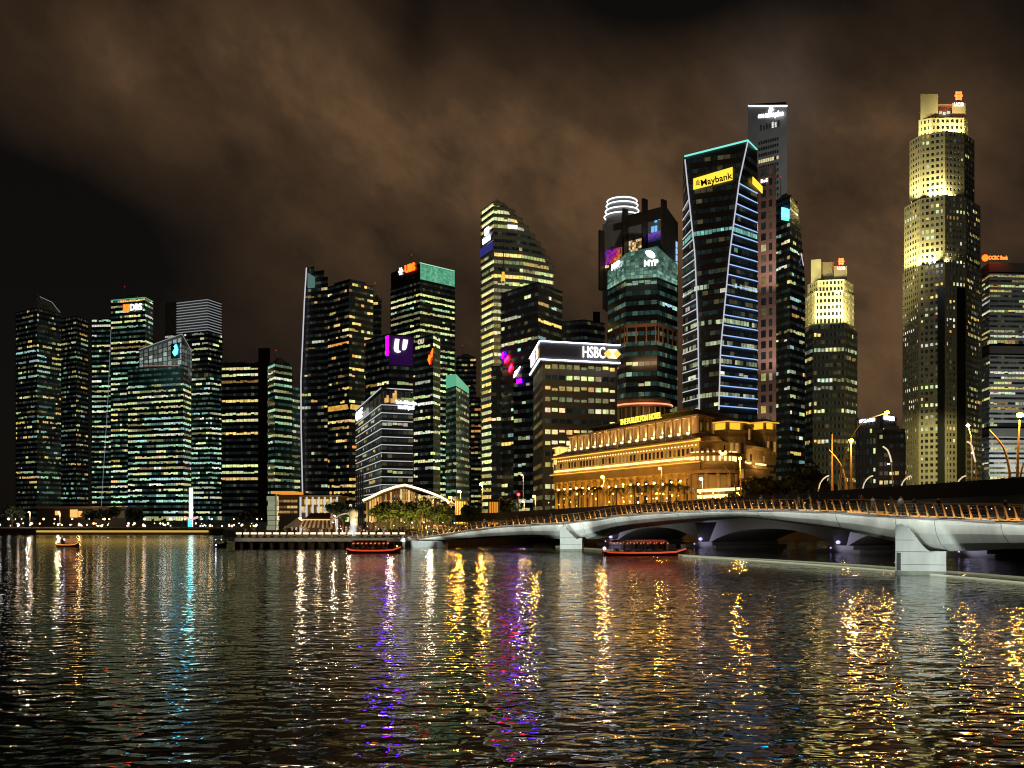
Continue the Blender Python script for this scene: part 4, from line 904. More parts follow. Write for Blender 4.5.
b.add(vs, [(i, (i + 1) % 4, 4 + (i + 1) % 4, 4 + i) for i in range(4)] + [(7, 6, 5, 4)][::1]); rf = b.build('roof', MT['roofdark'], t)
up = offset(body, -4.2)
b = MB(); b.prism(up, zM + .02, zS); b.prism(offset(up, .6), zS + .02, zS + .5); b.prism(offset(body, -10), zS + .52, zT + .8); b.prism(offset(body, -9.4), zT + .82, zT + 1.3)
b.build('attic', MT['stone'], t)
def along(p, q, f): return (p[0] + (q[0] - p[0]) * f, p[1] + (q[1] - p[1]) * f)
def column(a_, c_, f, z0, z1, r, mt='stone', name='column', off=.0):
    q = facade_pt(a_, c_, f, z0, off); b = MB()
    b.tube([q, (q.x, q.y, z0 + .5)], r * 1.35, 10); b.tube([(q.x, q.y, z0 + .5), (q.x, q.y, z1 - .5)], [r, r * .85], 10); b.tube([(q.x, q.y, z1 - .5), (q.x, q.y, z1)], [r * .9, r * 1.35], 10)
    return b.build(name, MT[mt], t)
NB = 20
for i in range(NB + 1): column(body[0], body[1], min(max(i / NB, .012), .988), GZ, zC, .62, off=-.8)
for i in range(9): column(body[1], body[2], min(max(i / 8, .02), .98), GZ, zC, .62, off=-.8)
def mk(nm, m, fn):
    b = MB(); fn(b); return b.build(nm, m, t)
inner = offset(body, -2.2); att = offset(body, -1.0)
for i in range(NB):                                         # tall windows between the columns, two storeys
    f = (i + .5) / NB; b = MB()
    for z0, z1 in ((3, 6.8), (7.6, 10.4), (11.2, 14)):
        facade_box(b, inner[0], inner[1], f, z0, z1, 2.1, .1, col=random.choice(((.02, .012, .006), (.02, .012, .006), (.06, .03, .008), (.5, .28, .06), (.22, .11, .02))))
    b.build('window', GLASS, t)
for i in range(8):
    f = (i + .5) / 8; b = MB()
    for z0, z1 in ((3, 6.8), (7.6, 10.4), (11.2, 14)): facade_box(b, inner[1], inner[2], f, z0, z1, 1.5, .1, col=random.choice(((.02, .015, .01), (.8, .45, .12), (.3, .16, .04))))
    b.build('window', GLASS, t)
b = MB()
for i in range(NB * 2): b = MB(); facade_box(b, att[0], att[1], (i + .5) / NB / 2, 19.3, 20.9, .9, .1, col=random.choice(((.02, .012, .005), (.06, .035, .01), (.3, .16, .04)))); b.build('attic_window', GLASS, t)
for i in range(14): b = MB(); facade_box(b, att[1], att[2], (i + .5) / 14, 19.3, 20.9, .9, .1, col=random.choice(((.02, .012, .005), (.3, .16, .04)))); b.build('attic_window', GLASS, t)
def strip(a_, c_, f0, f1, z, h, o, m, nm='light_strip'):
    b = MB(); facade_box(b, a_, c_, (f0 + f1) / 2, z, z + h, math.dist(a_, c_) * (f1 - f0), o + .15, inn=-o); return b.build(nm, m, t)
hw = glow('hotel_cove_light', (1.0, .62, .20), 2.3, True); hg = glow('hotel_gold_light', (1.0, .46, .045), 1.7, True)
for i in range(15): strip(att[0], att[1], (i + .04) / 15, (i + .94) / 15, 18.25, .55, .8, hw)
for i in range(4): strip(att[1], att[2], (i + .1) / 4, (i + .8) / 4, 18.25, .5, .8, hw)
strip(offset(body, .3)[0], offset(body, .3)[1], .005, .995, zA + .05, .22, .1, hg); 0
strip(offset(body, .9)[0], offset(body, .9)[1], .005, .995, zF + .2, .12, .05, hg); 0
sb_ = glow('soffit_bulb', (1, .72, .3), 4)
for i in range(52): q = facade_pt(att[0], att[1], (i + .5) / 52, 21.5, .45); b = MB(); b.ball(q, .15, 6); b.build('soffit_light', sb_, t)
ab_ = glow('arcade_bulb', (1, .50, .06), 60); rng = random.Random(3); pts_ = []
for i in range(NB): q = facade_pt(body[0], body[1], (i + .5) / NB, 13.2 + rng.uniform(-.3, .3), -1.0); pts_.append((q, .22))
for i in range(NB): q = facade_pt(body[0], body[1], (i + .5) / NB, rng.uniform(4, 11), -1.2); pts_.append((q, .15))
for i in range(8): q = facade_pt(body[1], body[2], (i + .5) / 8, 12 + rng.uniform(-2, 1), -1.0); pts_.append((q, .18))
for q, r_ in pts_: b = MB(); b.ball(q, r_, 6); b.build('arcade_light', ab_, t)
# setback storey: lit pilasters
for i in range(17):
    b = MB(); facade_box(b, up[0], up[1], min(max((i + .3) / 17, .01), .99), zM + .05, zS - .05, .75, .35); b.build('pilaster', MT['stone'], t)
for i in range(17):
    f = min(max((i + .3) / 17, .01), .99); q = facade_pt(up[0], up[1], f, zM + .25, .75)
    b = MB(); b.box(q, (.5, .5, .35)); b.build('uplight', glow('pilaster_uplight', (1, .72, .40), 9) if i == 0 else bpy.data.materials['pilaster_uplight'], t)
    lamp('SPOT', 'pilaster_spot', q + Vector((0, 0, .25)), 1100, (1, .66, .30), .2, facade_pt(up[0], up[1], f, zM + 3.4, .2), spot=80)
for i in range(9):
    b = MB(); facade_box(b, up[1], up[2], (i + .5) / 9, zM + .6, zS - .7, 1.1, .12, col=random.choice(((.01, .006, .003), (.25, .14, .04)))); b.build('attic_window', GLASS, t)
    b = MB(); facade_box(b, up[1], up[2], min(max((i + .02) / 9, .01), .99), zM + .05, zS - .05, .5, .3); b.build('pilaster', MT['stone'], t)
# name sign on the roof
o = lettering('THE FULLERTON HOTEL', up[0], up[1], .62, zS + 1.75, 1.5, MT['sign_gold'], t, off=.4, bold=.03, width=21.5)
b = MB(); sg = offset(body, -9.4)
for i in range(12): facade_box(b, up[0], up[1], .48 + .025 * i, zS + .52, zS + 2.3, .12, .15)
b.build('sign_frame', MT['metal'], t)
# pavilions on the corners
def pavilion(cx, cy, w, z0, z1, rz, lit=True):
    b = MB(); b.box((cx, cy, (GZ + z0) / 2), (w, w, z0 - GZ), rz); b.box((cx, cy, z0 + .25), (w * 1.16, w * 1.16, .5), rz); v = b.build('pavilion', MT['stone'], t)
    ca, sa = math.cos(rz), math.sin(rz); b = MB()
    for zb_ in (z0 - 1.2, z0 - 6.5, z0 - 7.6): b.box((cx, cy, zb_), (w * 1.10, w * 1.10, .32), rz)
    for i, j in [(i * .5, j) for j in (-.5, .5) for i in (-.92, -.32, .32, .92)] + [(i, j * .5) for i in (-.5, .5) for j in (-.92, -.32, .32, .92)]:
        x_, y_ = i * w * (1.03 if abs(i) == .5 else 1), j * w * (1.03 if abs(j) == .5 else 1); b.box((cx + x_ * ca - y_ * sa, cy + x_ * sa + y_ * ca, z0 - 3.85), (.42, .42, 4.9), rz)
    b.build('pavilion_pilasters', MT['stone'], v)
    b = MB()
    for i, j in [(i, j) for j in (-.505, .505) for i in (-.3, 0, .3)] + [(j, i) for j in (-.505, .505) for i in (-.3, 0, .3)]:
        for zb_, hh in ((z0 - 4, 2.6), (z0 - 10, 2.2), (z0 - 14, 2.2)): b.box((cx + (i * ca - j * sa) * w, cy + (i * sa + j * ca) * w, zb_), (.7, .7, hh), rz, col=random.choice(((.01, .006, .003), (.01, .006, .003), (.4, .22, .06))))
    b.build('pavilion_glazing', GLASS, v)
    ca, sa = math.cos(rz), math.sin(rz)
    for i in (-1, 1):
        for j in (-1, 1): x_, y_ = i * w * .42, j * w * .42; b = MB(); b.box((cx + x_ * ca - y_ * sa, cy + x_ * sa + y_ * ca, (z0 + .5 + z1) / 2), (w * .12, w * .12, z1 - z0 - .5), rz); b.build('pavilion_pier', MT['stone'], v)
    b = MB(); b.box((cx, cy, (z0 + .52 + z1) / 2), (w * .74, w * .74, z1 - z0 - .56), rz); b.build('lit_lantern', MT['lit_gold'], v)
    b = MB(); e = w * .62; k = w * .12
    vs = [(cx + (i * ca - j * sa) * e, cy + (i * sa + j * ca) * e, z1) for i, j in ((-1, -1), (1, -1), (1, 1), (-1, 1))] + [(cx + (i * ca - j * sa) * e, cy + (i * sa + j * ca) * e, z1 + .35) for i, j in ((-1, -1), (1, -1), (1, 1), (-1, 1))] + [(cx + (i * ca - j * sa) * k, cy + (i * sa + j * ca) * k, z1 + w * .26) for i, j in ((-1, -1), (1, -1), (1, 1), (-1, 1))]
    b.add(vs, [(3, 2, 1, 0)] + [(i, (i + 1) % 4, 4 + (i + 1) % 4, 4 + i) for i in range(4)] + [(4 + i, 4 + (i + 1) % 4, 8 + (i + 1) % 4, 8 + i) for i in range(4)] + [(8, 9, 10, 11)]); b.build('pavilion_roof', mat('lit_pavilion_roof', (.5, .34, .14), .7), v)
    b = MB(); b.tube([(cx + (i * ca - j * sa) * e, cy + (i * sa + j * ca) * e, z1 + .05) for i, j in ((-1, 1), (-1, -1), (1, -1), (1, 1))], .16, 5); b.build('eave_light', glow('eave_gold', (1, .52, .06), .9) if 'eave_gold' not in bpy.data.materials else bpy.data.materials['eave_gold'], v)
rzF = math.atan2(FB[1] - FA[1], FB[0] - FA[0])
pavilion(X(730, 240), 243, 5.9, Z(431, 238), Z(421.5, 238), rzF + .2)
pavilion(X(766, 262), 265, 4.7, Z(431, 262), Z(422.5, 262), rzF + .3)
pavilion(X(562, 303), 304, 3.4, Z(455, 300), Z(447.5, 300), rzF)
# corner bay below the big pavilion: half-round porch with its own columns and an amber canopy
cx, cy = X(716, 226), 229
b = MB(); b.tube([(cx, cy, GZ), (cx, cy, Z(475, 226))], 5.2, 18); b.tube([(cx, cy, Z(473.5, 226) + .02), (cx, cy, Z(470, 226))], 6.1, 18); b.tube([(cx, cy, Z(455, 226) - .3), (cx, cy, Z(453, 226))], [6.4, 6.0], 18); b.tube([(cx, cy, Z(470, 226) + .02), (cx, cy, Z(455.5, 226))], 4.4, 18)
b.build('corner_bay', MT['stone'], t)
b = MB(); b.tube([(cx - 1.6, cy + 2, Z(441, 230)), (cx - 1.6, cy + 2, Z(437, 230)), (cx - 1.6, cy + 2, Z(433.5, 230)), (cx - 1.6, cy + 2, Z(432, 230))], [4.0, 3.5, 2.0, .4], 18); b.build('corner_dome', MT['stone'], t); lamp('POINT', 'dome_light', (cx - 4.6, cy - 3.5, Z(441, 226)), 260, (1, .55, .12), .3)
b = MB()
for i in range(7):
    a = math.pi * 1.02 + i * math.pi * .16; b.tube([(cx + 5.4 * math.cos(a), cy + 5.4 * math.sin(a), GZ), (cx + 5.4 * math.cos(a), cy + 5.4 * math.sin(a), Z(474, 226))], .5, 8)
b.build('corner_column', MT['stone'], t)
b = MB()
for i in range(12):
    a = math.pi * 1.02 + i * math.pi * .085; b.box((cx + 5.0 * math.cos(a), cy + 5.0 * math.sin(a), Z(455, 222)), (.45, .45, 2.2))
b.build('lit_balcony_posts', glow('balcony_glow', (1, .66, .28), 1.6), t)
b = MB()
for z_ in (Z(497, 222), Z(491, 222)): b.tube([(X(697, 222), 221.5, z_), (X(742, 222), 222.5, z_ + .5)], .35, 5)
b.build('terrace_lights', glow('terrace_glow', (1, .62, .22), 3), t)
# hotel floodlights
mm, xx, nn = frame_on(FA, FB, 0)
def hotel_wash(f, z, offd, e, sx, col=(1, .56, .13), tz=12, nm='hotel_flood', a_=FA, c_=FB, sy=.6):
    p = facade_pt(a_, c_, f, z, offd); q = facade_pt(a_, c_, f, tz, 0); return lamp('AREA', nm, p, e, col, sx, q, sy)
for i in range(5):
    o = hotel_wash(.1 + .2 * i, 2.4, 2.6, 1500, 13, tz=13, col=(1, .50, .07))
    o = hotel_wash(.1 + .2 * i, 18.1, 2.6, 330, 13, tz=21.5)
for i in range(2): hotel_wash(.25 + .5 * i, 3.0, 4, 350, 12, a_=FB, c_=FC); hotel_wash(.25 + .5 * i, 18, 4, 260, 10, a_=FB, c_=FC, tz=23)
lamp('SPOT', 'pavilion_spot', (X(722, 222), 222, 19), 2600, (1, .58, .18), .4, (X(729, 238), 240, 25), spot=70)
lamp('SPOT', 'pavilion_spot', (X(760, 245), 246, 17), 2600, (1, .62, .24), .4, (X(766, 262), 262, 24), spot=70)
lamp('SPOT', 'bay_spot', (X(716, 208), 208, 4), 3600, (1, .60, .2), .4, (cx, cy, 12), spot=60)
for i in range(4): lamp('AREA', 'attic_wash', facade_pt(FA, FB, .12 + .25 * i, 25, -1.5), 190, (1, .60, .28), 14, facade_pt(FA, FB, .12 + .25 * i, 28, -5), .4)

# ================================================================ WATERFRONT BUILDINGS AND PARK
t = thing('waterfront_restaurant', 'low waterfront restaurant under a curved roof whose edge glows in a warm white line', 'restaurant', (X(405, 215), 215, GZ))
rp_ = [(363, 500), (370, 497), (382, 491), (395, 486.5), (405, 484.5), (418, 488), (430, 492), (441, 496.5), (447, 500), (449, 503)]
b = MB(); pts = [(X(a, 205), 205, Z(c, 205)) for a, c in rp_]; pb = [(p[0], 225, p[2]) for p in pts]; k = len(pts)
b.add(pts + pb + [(p[0], p[1], p[2] - .5) for p in pts] + [(p[0], p[1], p[2] - .5) for p in pb], [(i, i + 1, k + i + 1, k + i) for i in range(k - 1)] + [(2 * k + i + 1, 2 * k + i, 3 * k + i, 3 * k + i + 1) for i in range(k - 1)] + [(i, 2 * k + i, 2 * k + i + 1, i + 1) for i in range(k - 1)] + [(k + i + 1, 3 * k + i + 1, 3 * k + i, k + i) for i in range(k - 1)] + [(0, k, 3 * k, 2 * k), (k - 1, 3 * k - 1, 4 * k - 1, 2 * k - 1)][:1])
b.build('roof', MT['bronze'], t)
b = MB(); b.tube([(p[0], p[1] - .3, p[2] - .1) for p in pts], .24, 6); b.build('roof_edge_light', glow('roof_edge_warm', (1, .72, .38), 3.2), t)
b = MB(); b.prism([(X(366, 210), 210), (X(446, 210), 210), (X(446, 210), 222), (X(366, 210), 222)], GZ, [Z(501, 210), Z(503, 210), Z(503, 210), Z(501, 210)]); b.build('wall', MT['bronze'], t)
b = MB()
for i in range(30):
    f = (i + .5) / 30; x_ = 366 + 78 * f; ztop = Z(lerp([(363, 500), (395, 488), (405, 486), (449, 504)], x_) + 2.5, 209)
    c = random.choice(((.8, .42, .10), (.5, .25, .06), (.95, .6, .2), (.12, .05, .015))); b.box((X(x_, 209), 209.4, (ztop + 4) / 2), (.38, .2, ztop - 4), col=c)
b.build('lit_glazing', GLASS, t)
b = MB()
for i in range(9): b.box((X(368 + i * 9.6, 207), 207, 5), (.25, .3, 6.5))
b.build('mullion', MT['metal'], t)
# two-storey pavilion with white columns
t = thing('shop_pavilion', 'two-storey waterfront shop pavilion with slim white columns before yellow-lit rooms', 'building', (X(313, 205), 205, GZ))
b = MB(); b.prism([P(300, 205), P(338, 205), (X(338, 205), 214), (X(300, 205), 214)], GZ, Z(497, 205)); b.build('wall', MT['bronze'], t)
b = MB(); b.prism([P(299, 203), P(339, 203), (X(339, 203), 215), (X(299, 203), 215)], Z(497, 205) + .02, Z(495.5, 205)); b.build('roof', MT['goldmetal'], t)
b = MB()
for i in range(12):
    for z0, z1 in ((499, 504.5), (506.5, 512.5)):
        b.box((X(302 + i * 3.1, 204), 204.6, (Z(z0, 204) + Z(z1, 204)) / 2), (.5, .2, Z(z0, 204) - Z(z1, 204)), col=random.choice(((.9, .6, .12), (.6, .38, .08), (.8, .55, .2), (.1, .06, .02))))
b.build('lit_glazing', GLASS, t)
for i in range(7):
    b = MB(); b.box((X(300.5 + i * 6.1, 202), 202, (GZ + Z(497, 203)) / 2), (.32, .32, Z(497, 203) - GZ)); b.build('column', MT['led_grey'], t)  # shafts glow themselves: the light on them is put into the material
t = thing('shop_pavilion', 'dark waterfront block with orange-lit flat canopy beside the stacked glass column', 'building', (X(285, 205), 205, GZ))
b = MB(); b.prism([P(274, 205), P(299, 205), (X(299, 205), 214), (X(274, 205), 214)], GZ, Z(495, 205)); b.build('wall', MT['darkbrown'], t)
b = MB(); b.prism([P(271, 202), P(293, 202), (X(293, 202), 212), (X(271, 202), 212)], Z(494, 205), Z(491.5, 205)); b.build('canopy', MT['lit_orange'], t)
b = MB()
for i in range(6):
    for y in (501, 507, 512): b.box((X(277 + i * 3.6, 204), 204.7, Z(y, 204)), (.6, .2, .5), col=random.choice(((.4, .22, .06), (.6, .4, .15), (.15, .08, .03))))
b.build('lit_glazing', GLASS, t)
# stacked glass column
t = thing('glass_column', 'tall column of stacked greenish glass boxes standing on the quay by the jetty', 'sculpture', (X(273, 172), 172, GZ))
for i in range(7):
    y0, y1 = 530 - i * 4.9, 525.6 - i * 4.9; b = MB()
    b.box((X(273, 172) + .06 * (i % 3 - 1), 172, (Z(y0, 172) + Z(y1, 172)) / 2), (1.65, 1.65, Z(y1, 172) - Z(y0, 172)), .15 * (i % 2)); b.build('glass_box', mat('lit_green_glass', (.30, .36, .26), .3, emit=(.36, .40, .26), strength=.55, noise_amt=.3) if i == 0 else bpy.data.materials['lit_green_glass'], t)
b = MB(); b.tube([(X(276, 171), 171, GZ), (X(276, 171), 171, Z(495, 171))], .1, 6); b.ball((X(276, 171), 171, Z(495, 171)), .2, 6); b.build('post', MT['steel'], t)
# tent with striped awning
t = thing('striped_kiosk', 'long kiosk with a brown hipped roof over a pale and dark striped awning', 'kiosk', (X(315, 170), 170, GZ))
a0, a1 = P(303, 168), P(330, 168)
b = MB(); x0, x1 = X(303, 168), X(330, 168)
b.add([(x0, 168, Z(519.5, 168)), (x1, 168, Z(519.5, 168)), (x1, 174, Z(519.5, 168)), (x0, 174, Z(519.5, 168)), (x0 + .9, 170.5, Z(513, 168)), (x1 - .3, 170.5, Z(513, 168)), (x1 - .3, 171.5, Z(513, 168)), (x0 + .9, 171.5, Z(513, 168))], [(3, 2, 1, 0), (0, 1, 5, 4), (1, 2, 6, 5), (2, 3, 7, 6), (3, 0, 4, 7), (4, 5, 6, 7)]); b.build('roof', MT['redroof'], t)
b = MB()
for i in range(14):
    xa, xb = x0 + (x1 - x0) * i / 14, x0 + (x1 - x0) * (i + 1) / 14; sx = -.12 * (7 - i) / 2
    b.add([(xa, 167.9, Z(520, 168)), (xb, 167.9, Z(520, 168)), (xb + sx, 166.4, Z(527.5, 168)), (xa + sx, 166.4, Z(527.5, 168)), (xa, 168.05, Z(520, 168)), (xb, 168.05, Z(520, 168)), (xb + sx, 166.5, Z(527.5, 168)), (xa + sx, 166.5, Z(527.5, 168))], [(3, 2, 1, 0), (4, 5, 6, 7), (0, 1, 5, 4), (1, 2, 6, 5), (2, 3, 7, 6), (3, 0, 4, 7)], i % 2)
b.build('awning', [MT['awning'], MT['awningdark']], t)
b = MB(); b.tube([(x0 - .1, 167.7, Z(519.6, 168)), (x1 + .1, 167.7, Z(519.6, 168))], .1, 5); b.build('eave_light', MT['led_gold'], t)
b = MB(); b.prism([(x0 + .5, 169), (x1 - .5, 169), (x1 - .5, 173), (x0 + .5, 173)], GZ, Z(519.5, 168) - .02); b.build('wall', MT['bronze'], t)
t = thing('park_canopy', 'small white sloping tent canopy lit from below, left of the striped kiosk', 'tent', (X(293, 170), 170, GZ))
b = MB(); c0 = (X(294, 170), 170); b.add([(c0[0] - 1.7, 168.6, Z(529, 170)), (c0[0] + 1.9, 168.6, Z(525, 170)), (c0[0] + 1.9, 171.5, Z(525, 170)), (c0[0] - 1.7, 171.5, Z(529, 170)), (c0[0] + .6, 170, Z(517.5, 170))], [(0, 1, 4), (1, 2, 4), (2, 3, 4), (3, 0, 4), (3, 2, 1, 0)]); b.build('tent_cloth', MT['awning'], t)
b = MB(); b.tube([(c0[0] + .6, 170, GZ), (c0[0] + .6, 170, Z(517, 170))], .07, 6); b.build('pole', MT['steel'], t)
lamp('POINT', 'kiosk_light', (X(300, 164), 164.5, 4.4), 150, (1, .72, .42), .3); lamp('POINT', 'kiosk_light', (X(318, 164), 164.2, 3.2), 130, (1, .74, .46), .3)
# fountain statue: plain rearing beast on a wave base, with its jet
sx, sy = X(353, 168), 168.6
t = thing('fountain_statue', 'white floodlit fountain statue on the quay spouting an arc of water to the left', 'statue', (sx, sy, GZ))
b = MB(); b.tube([(sx, sy, GZ), (sx, sy, GZ + .35)], [1.05, .95], 12); b.tube([(sx, sy, GZ + .35), (sx + .05, sy, GZ + .7), (sx + .15, sy, GZ + 1.3), (sx + .10, sy, GZ + 2.0), (sx, sy, GZ + 2.7), (sx - .05, sy, GZ + 3.3), (sx, sy, GZ + 3.9), (sx + .02, sy, GZ + 4.35), (sx + .02, sy, GZ + 4.6)], [.85, .95, .72, .66, .68, .74, .80, .66, .28], 12)
b.tube([(sx - .2, sy, GZ + 4.0), (sx - .65, sy, GZ + 3.85), (sx - 1.0, sy, GZ + 3.75)], [.5, .4, .26], 10); b.tube([(sx + .7, sy, GZ + .6), (sx + 1.15, sy, GZ + 1.0), (sx + 1.1, sy, GZ + 1.5)], [.35, .26, .08], 8)
for q in (-.3, .35): b.tube([(sx + q * .4, sy + q, GZ + 4.35), (sx + q * .4 + .05, sy + q, GZ + 4.75)], [.16, .05], 6)
b.build('statue_body', MT['statue'], t, smooth=True)
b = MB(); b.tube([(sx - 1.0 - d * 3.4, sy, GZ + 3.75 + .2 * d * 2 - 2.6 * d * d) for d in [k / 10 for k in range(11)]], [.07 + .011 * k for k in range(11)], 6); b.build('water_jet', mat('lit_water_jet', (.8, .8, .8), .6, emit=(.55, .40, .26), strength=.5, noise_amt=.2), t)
lamp('SPOT', 'statue_flood', (sx - 1, sy - 4.5, 2.6), 800, (.82, .92, 1), .2, (sx, sy, GZ + 1.2), spot=50); lamp('SPOT', 'statue_flood', (sx + 2, sy - 5, 2.9), 1500, (1, .78, .38), .2, (sx, sy, GZ + 3.8), spot=40)
# jetty with its row of lit blocks
jy = 161.0
t = thing('jetty', 'long low jetty on dark piles lined with a row of glowing white blocks', 'jetty', (X(315, jy), jy, 0))
b = MB(); b.prism([(X(235, jy), jy), (X(405, jy), jy), (X(407, jy + 5.2), jy + 5.2), (X(228, jy + 5.2), jy + 5.2)], 1.05, 1.55); b.build('deck', MT['concrete'], t)
for i in range(17):
    b = MB(); x_ = X(240 + i * 10.2, jy); b.tube([(x_, jy + .7, -2), (x_, jy + .7, 1.05)], .26, 8); b.tube([(x_, jy + 4, -2), (x_, jy + 4, 1.05)], .26, 8); b.build('pile', MT['quay'], t)
jb = glow('jetty_block_light', (1.0, .84, .60), 1.3)
for i in range(23):
    x_ = X(238 + i * 7.45, jy); b = MB(); b.box((x_, jy + .5, 1.87), (.50, .40, .62)); o = b.build('block', MT['grey'], t)
    b = MB(); b.box((x_, jy + .5, 2.36), (.80, .5, .30)); b.build('block_light', jb, o)
b = MB(); b.tube([(X(236, jy), jy + .1, 1.36), (X(405, jy), jy + .1, 1.36)], .1, 5) ; b.build('edge_light', glow('jetty_edge_light', (.8, .7, .5), .35), t)
for i in range(3): lamp('AREA', 'jetty_glow', (X(262 + 52 * i, jy), jy - 1.6, 2.1), 28, (1, .84, .6), 8, (X(262 + 52 * i, jy), jy + .3, 1.4), .2)

# far left promenade: low pavilion, obelisk, quay light
t = thing('waterfront_hall', 'low long hall on the far left quay with two orange-lit rooms', 'building', (X(80, 330), 330, GZ))
b = MB(); b.prism([P(37, 330), P(126, 330), (X(126, 330), 345), (X(37, 330), 345)], GZ, Z(508.5, 330)); b.build('wall', MT['darkbrown'], t)
b = MB(); b.prism([P(36, 328), P(127, 328), (X(127, 328), 346), (X(36, 328), 346)], Z(508.5, 330) + .02, Z(506.5, 330)); b.build('roof', MT['bronze'], t)
b = MB(); b.box((X(56.5, 329), 329.6, Z(513, 329)), (1.4, .3, 1.4)); b.box((X(73, 329), 329.6, Z(513.5, 329)), (2.4, .3, 2.6)); b.box((X(79.5, 329), 329.6, Z(514, 329)), (1.2, .3, 2)); b.build('lit_opening', glow('hall_orange_light', (1, .48, .12), 1.1), t)
b = MB(); b.prism([P(98, 329.4), P(124, 329.4), (X(124, 329), 329.6), (X(98, 329), 329.6)], Z(518, 329), Z(511, 329)); b.build('pale_panel', MT['beige'], t)
lamp('POINT', 'hall_lamp', (X(79, 322), 322, Z(512, 322)), 500, (1, .55, .2), .3); lamp('POINT', 'hall_lamp', (X(108, 318), 318, 6), 260, (1, .85, .6), .3)
t = thing('light_obelisk', 'tall slim white glowing obelisk on the left quay with a turquoise reflection', 'obelisk', (X(191, 300), 300, GZ))
b = MB(); b.prism([(X(191, 300) + dx_ * .42, 300 + dy_ * .42) for dx_, dy_ in ((-1, -1), (1, -1), (1, 1), (-1, 1))], GZ + .3, Z(488, 300)); b.build('glowing_shaft', glow('obelisk_light', (.80, 1.0, .92), 5.0), t)
b = MB(); b.box((X(191, 300), 300, GZ + .15), (2.4, 2.4, .3)); b.build('plinth', MT['grey'], t)
b = MB(); b.box((X(191, 300), 299.25, GZ + 1.6), (1.3, .1, 2.6)); b.build('turquoise_panel', glow('turquoise_light', (.03, .75, .75), 4), t)
t = thing('fairground_tent', 'pink-lit open canopy with spread arms at the foot of the glowing obelisk', 'canopy', (X(191, 296), 296, GZ))
b = MB(); b.tube([(X(184, 296), 296, Z(517, 296)), (X(191, 296), 296, Z(519.5, 296)), (X(198, 296), 296, Z(517, 296))], .35, 6); b.build('canopy_arms', glow('pink_canopy_light', (1, .55, .55), .9), t)
b = MB(); b.tube([(X(187.5, 296), 296, GZ), (X(187.5, 296), 296, Z(518, 296))], .15, 6); b.tube([(X(194.5, 296), 296, GZ), (X(194.5, 296), 296, Z(518, 296))], .15, 6); b.build('post', MT['metal'], t)
t = thing('quay_rail_light', 'continuous golden strip of light running along the far left quay edge', 'quay light', (X(120, 284), 284, 0))
b = MB(); b.box(((X(36, 284) + X(208, 284)) / 2, 284.3, .92), (X(208, 284) - X(36, 284), .3, .55)); b.build('light_strip', glow('quay_gold_strip', (1, .60, .10), .62), t)
b = MB(); b.box(((X(36, 284) + X(208, 284)) / 2, 284.35, 1.45), (X(208, 284) - X(36, 284) + 1, .4, .35)); b.build('coping', MT['quay'], t)
#PART5
# ================================================================ THE CURVED FOOTBRIDGE
# plan corner, deck level, soffit level
JP = [(-17.5, 170, 1.25, .95), (-14.9, 167, 1.6, 1.0), (-4.1, 158, 3.3, 1.63), (2.75, 152.5, 3.85, 1.95), (8.7, 147, 4.3, 1.6), (12.45, 141.5, 4.86, 2.9), (15.2, 137, 5.3, 3.63), (20.7, 125.5, 5.72, 4.5), (25.2, 113, 5.85, 4.9),
      (29.7, 103, 5.70, 4.07), (32.3, 95.5, 5.43, 3.33), (34.4, 90, 5.1, 2.48), (35.7, 87.0, 5.02, 2.03), (36.7, 82, 4.88, 2.33), (37.6, 73.5, 4.63, 2.76), (38.4, 64, 4.4, 3.2), (39.0, 54, 4.2, 3.3)]
def catmull(pts, n):
    o = []
    for i in range(len(pts) - 1):
        p0, p1, p2, p3 = pts[max(i - 1, 0)], pts[i], pts[i + 1], pts[min(i + 2, len(pts) - 1)]
        for k in range(n):
            u = k / n; o.append(tuple(.5 * (2 * b_ + (c_ - a_) * u + (2 * a_ - 5 * b_ + 4 * c_ - d_) * u * u + (3 * b_ - a_ - 3 * c_ + d_) * u ** 3) for a_, b_, c_, d_ in zip(p0, p1, p2, p3)))
    return o + [pts[-1]]
path = catmull(JP, 6)
# resample plan normals
def pn(i):
    a_, c_ = path[max(i - 1, 0)], path[min(i + 1, len(path) - 1)]; d = Vector((c_[0] - a_[0], c_[1] - a_[1])).normalized(); return Vector((d.y, -d.x, 0))
cum = [0]
for i in range(1, len(path)): cum.append(cum[-1] + math.dist(path[i][:2], path[i - 1][:2]))
def at(s):
    for i in range(1, len(cum)):
        if cum[i] >= s:
            f = (s - cum[i - 1]) / (cum[i] - cum[i - 1]); n = (pn(i - 1) * (1 - f) + pn(i) * f).normalized()
            return Vector((path[i - 1][0] + (path[i][0] - path[i - 1][0]) * f, path[i - 1][1] + (path[i][1] - path[i - 1][1]) * f, path[i - 1][2] + (path[i][2] - path[i - 1][2]) * f)), n
    return Vector(path[-1][:3]), pn(len(path) - 1)
LEN = cum[-1]
t = thing('footbridge', 'long pale curved footbridge with golden leaning railings and white lit underside across the bay', 'bridge', (12, 130, 0))
def sweep(prof_fn, n_off):
    vs = []; fs = []; k = None
    for i, p in enumerate(path):
        pr = prof_fn(i, p); n = pn(i); k = len(pr)
        for o_, z_ in pr: vs.append((p[0] + n.x * o_, p[1] + n.y * o_, z_))
    for i in range(len(path) - 1):
        for j in range(k): fs.append((i * k + j, i * k + (j + 1) % k, (i + 1) * k + (j + 1) % k, (i + 1) * k + j))
    fs += [tuple(range(k - 1, -1, -1)), tuple((len(path) - 1) * k + j for j in range(k))]
    return vs, fs
WD = 5.6
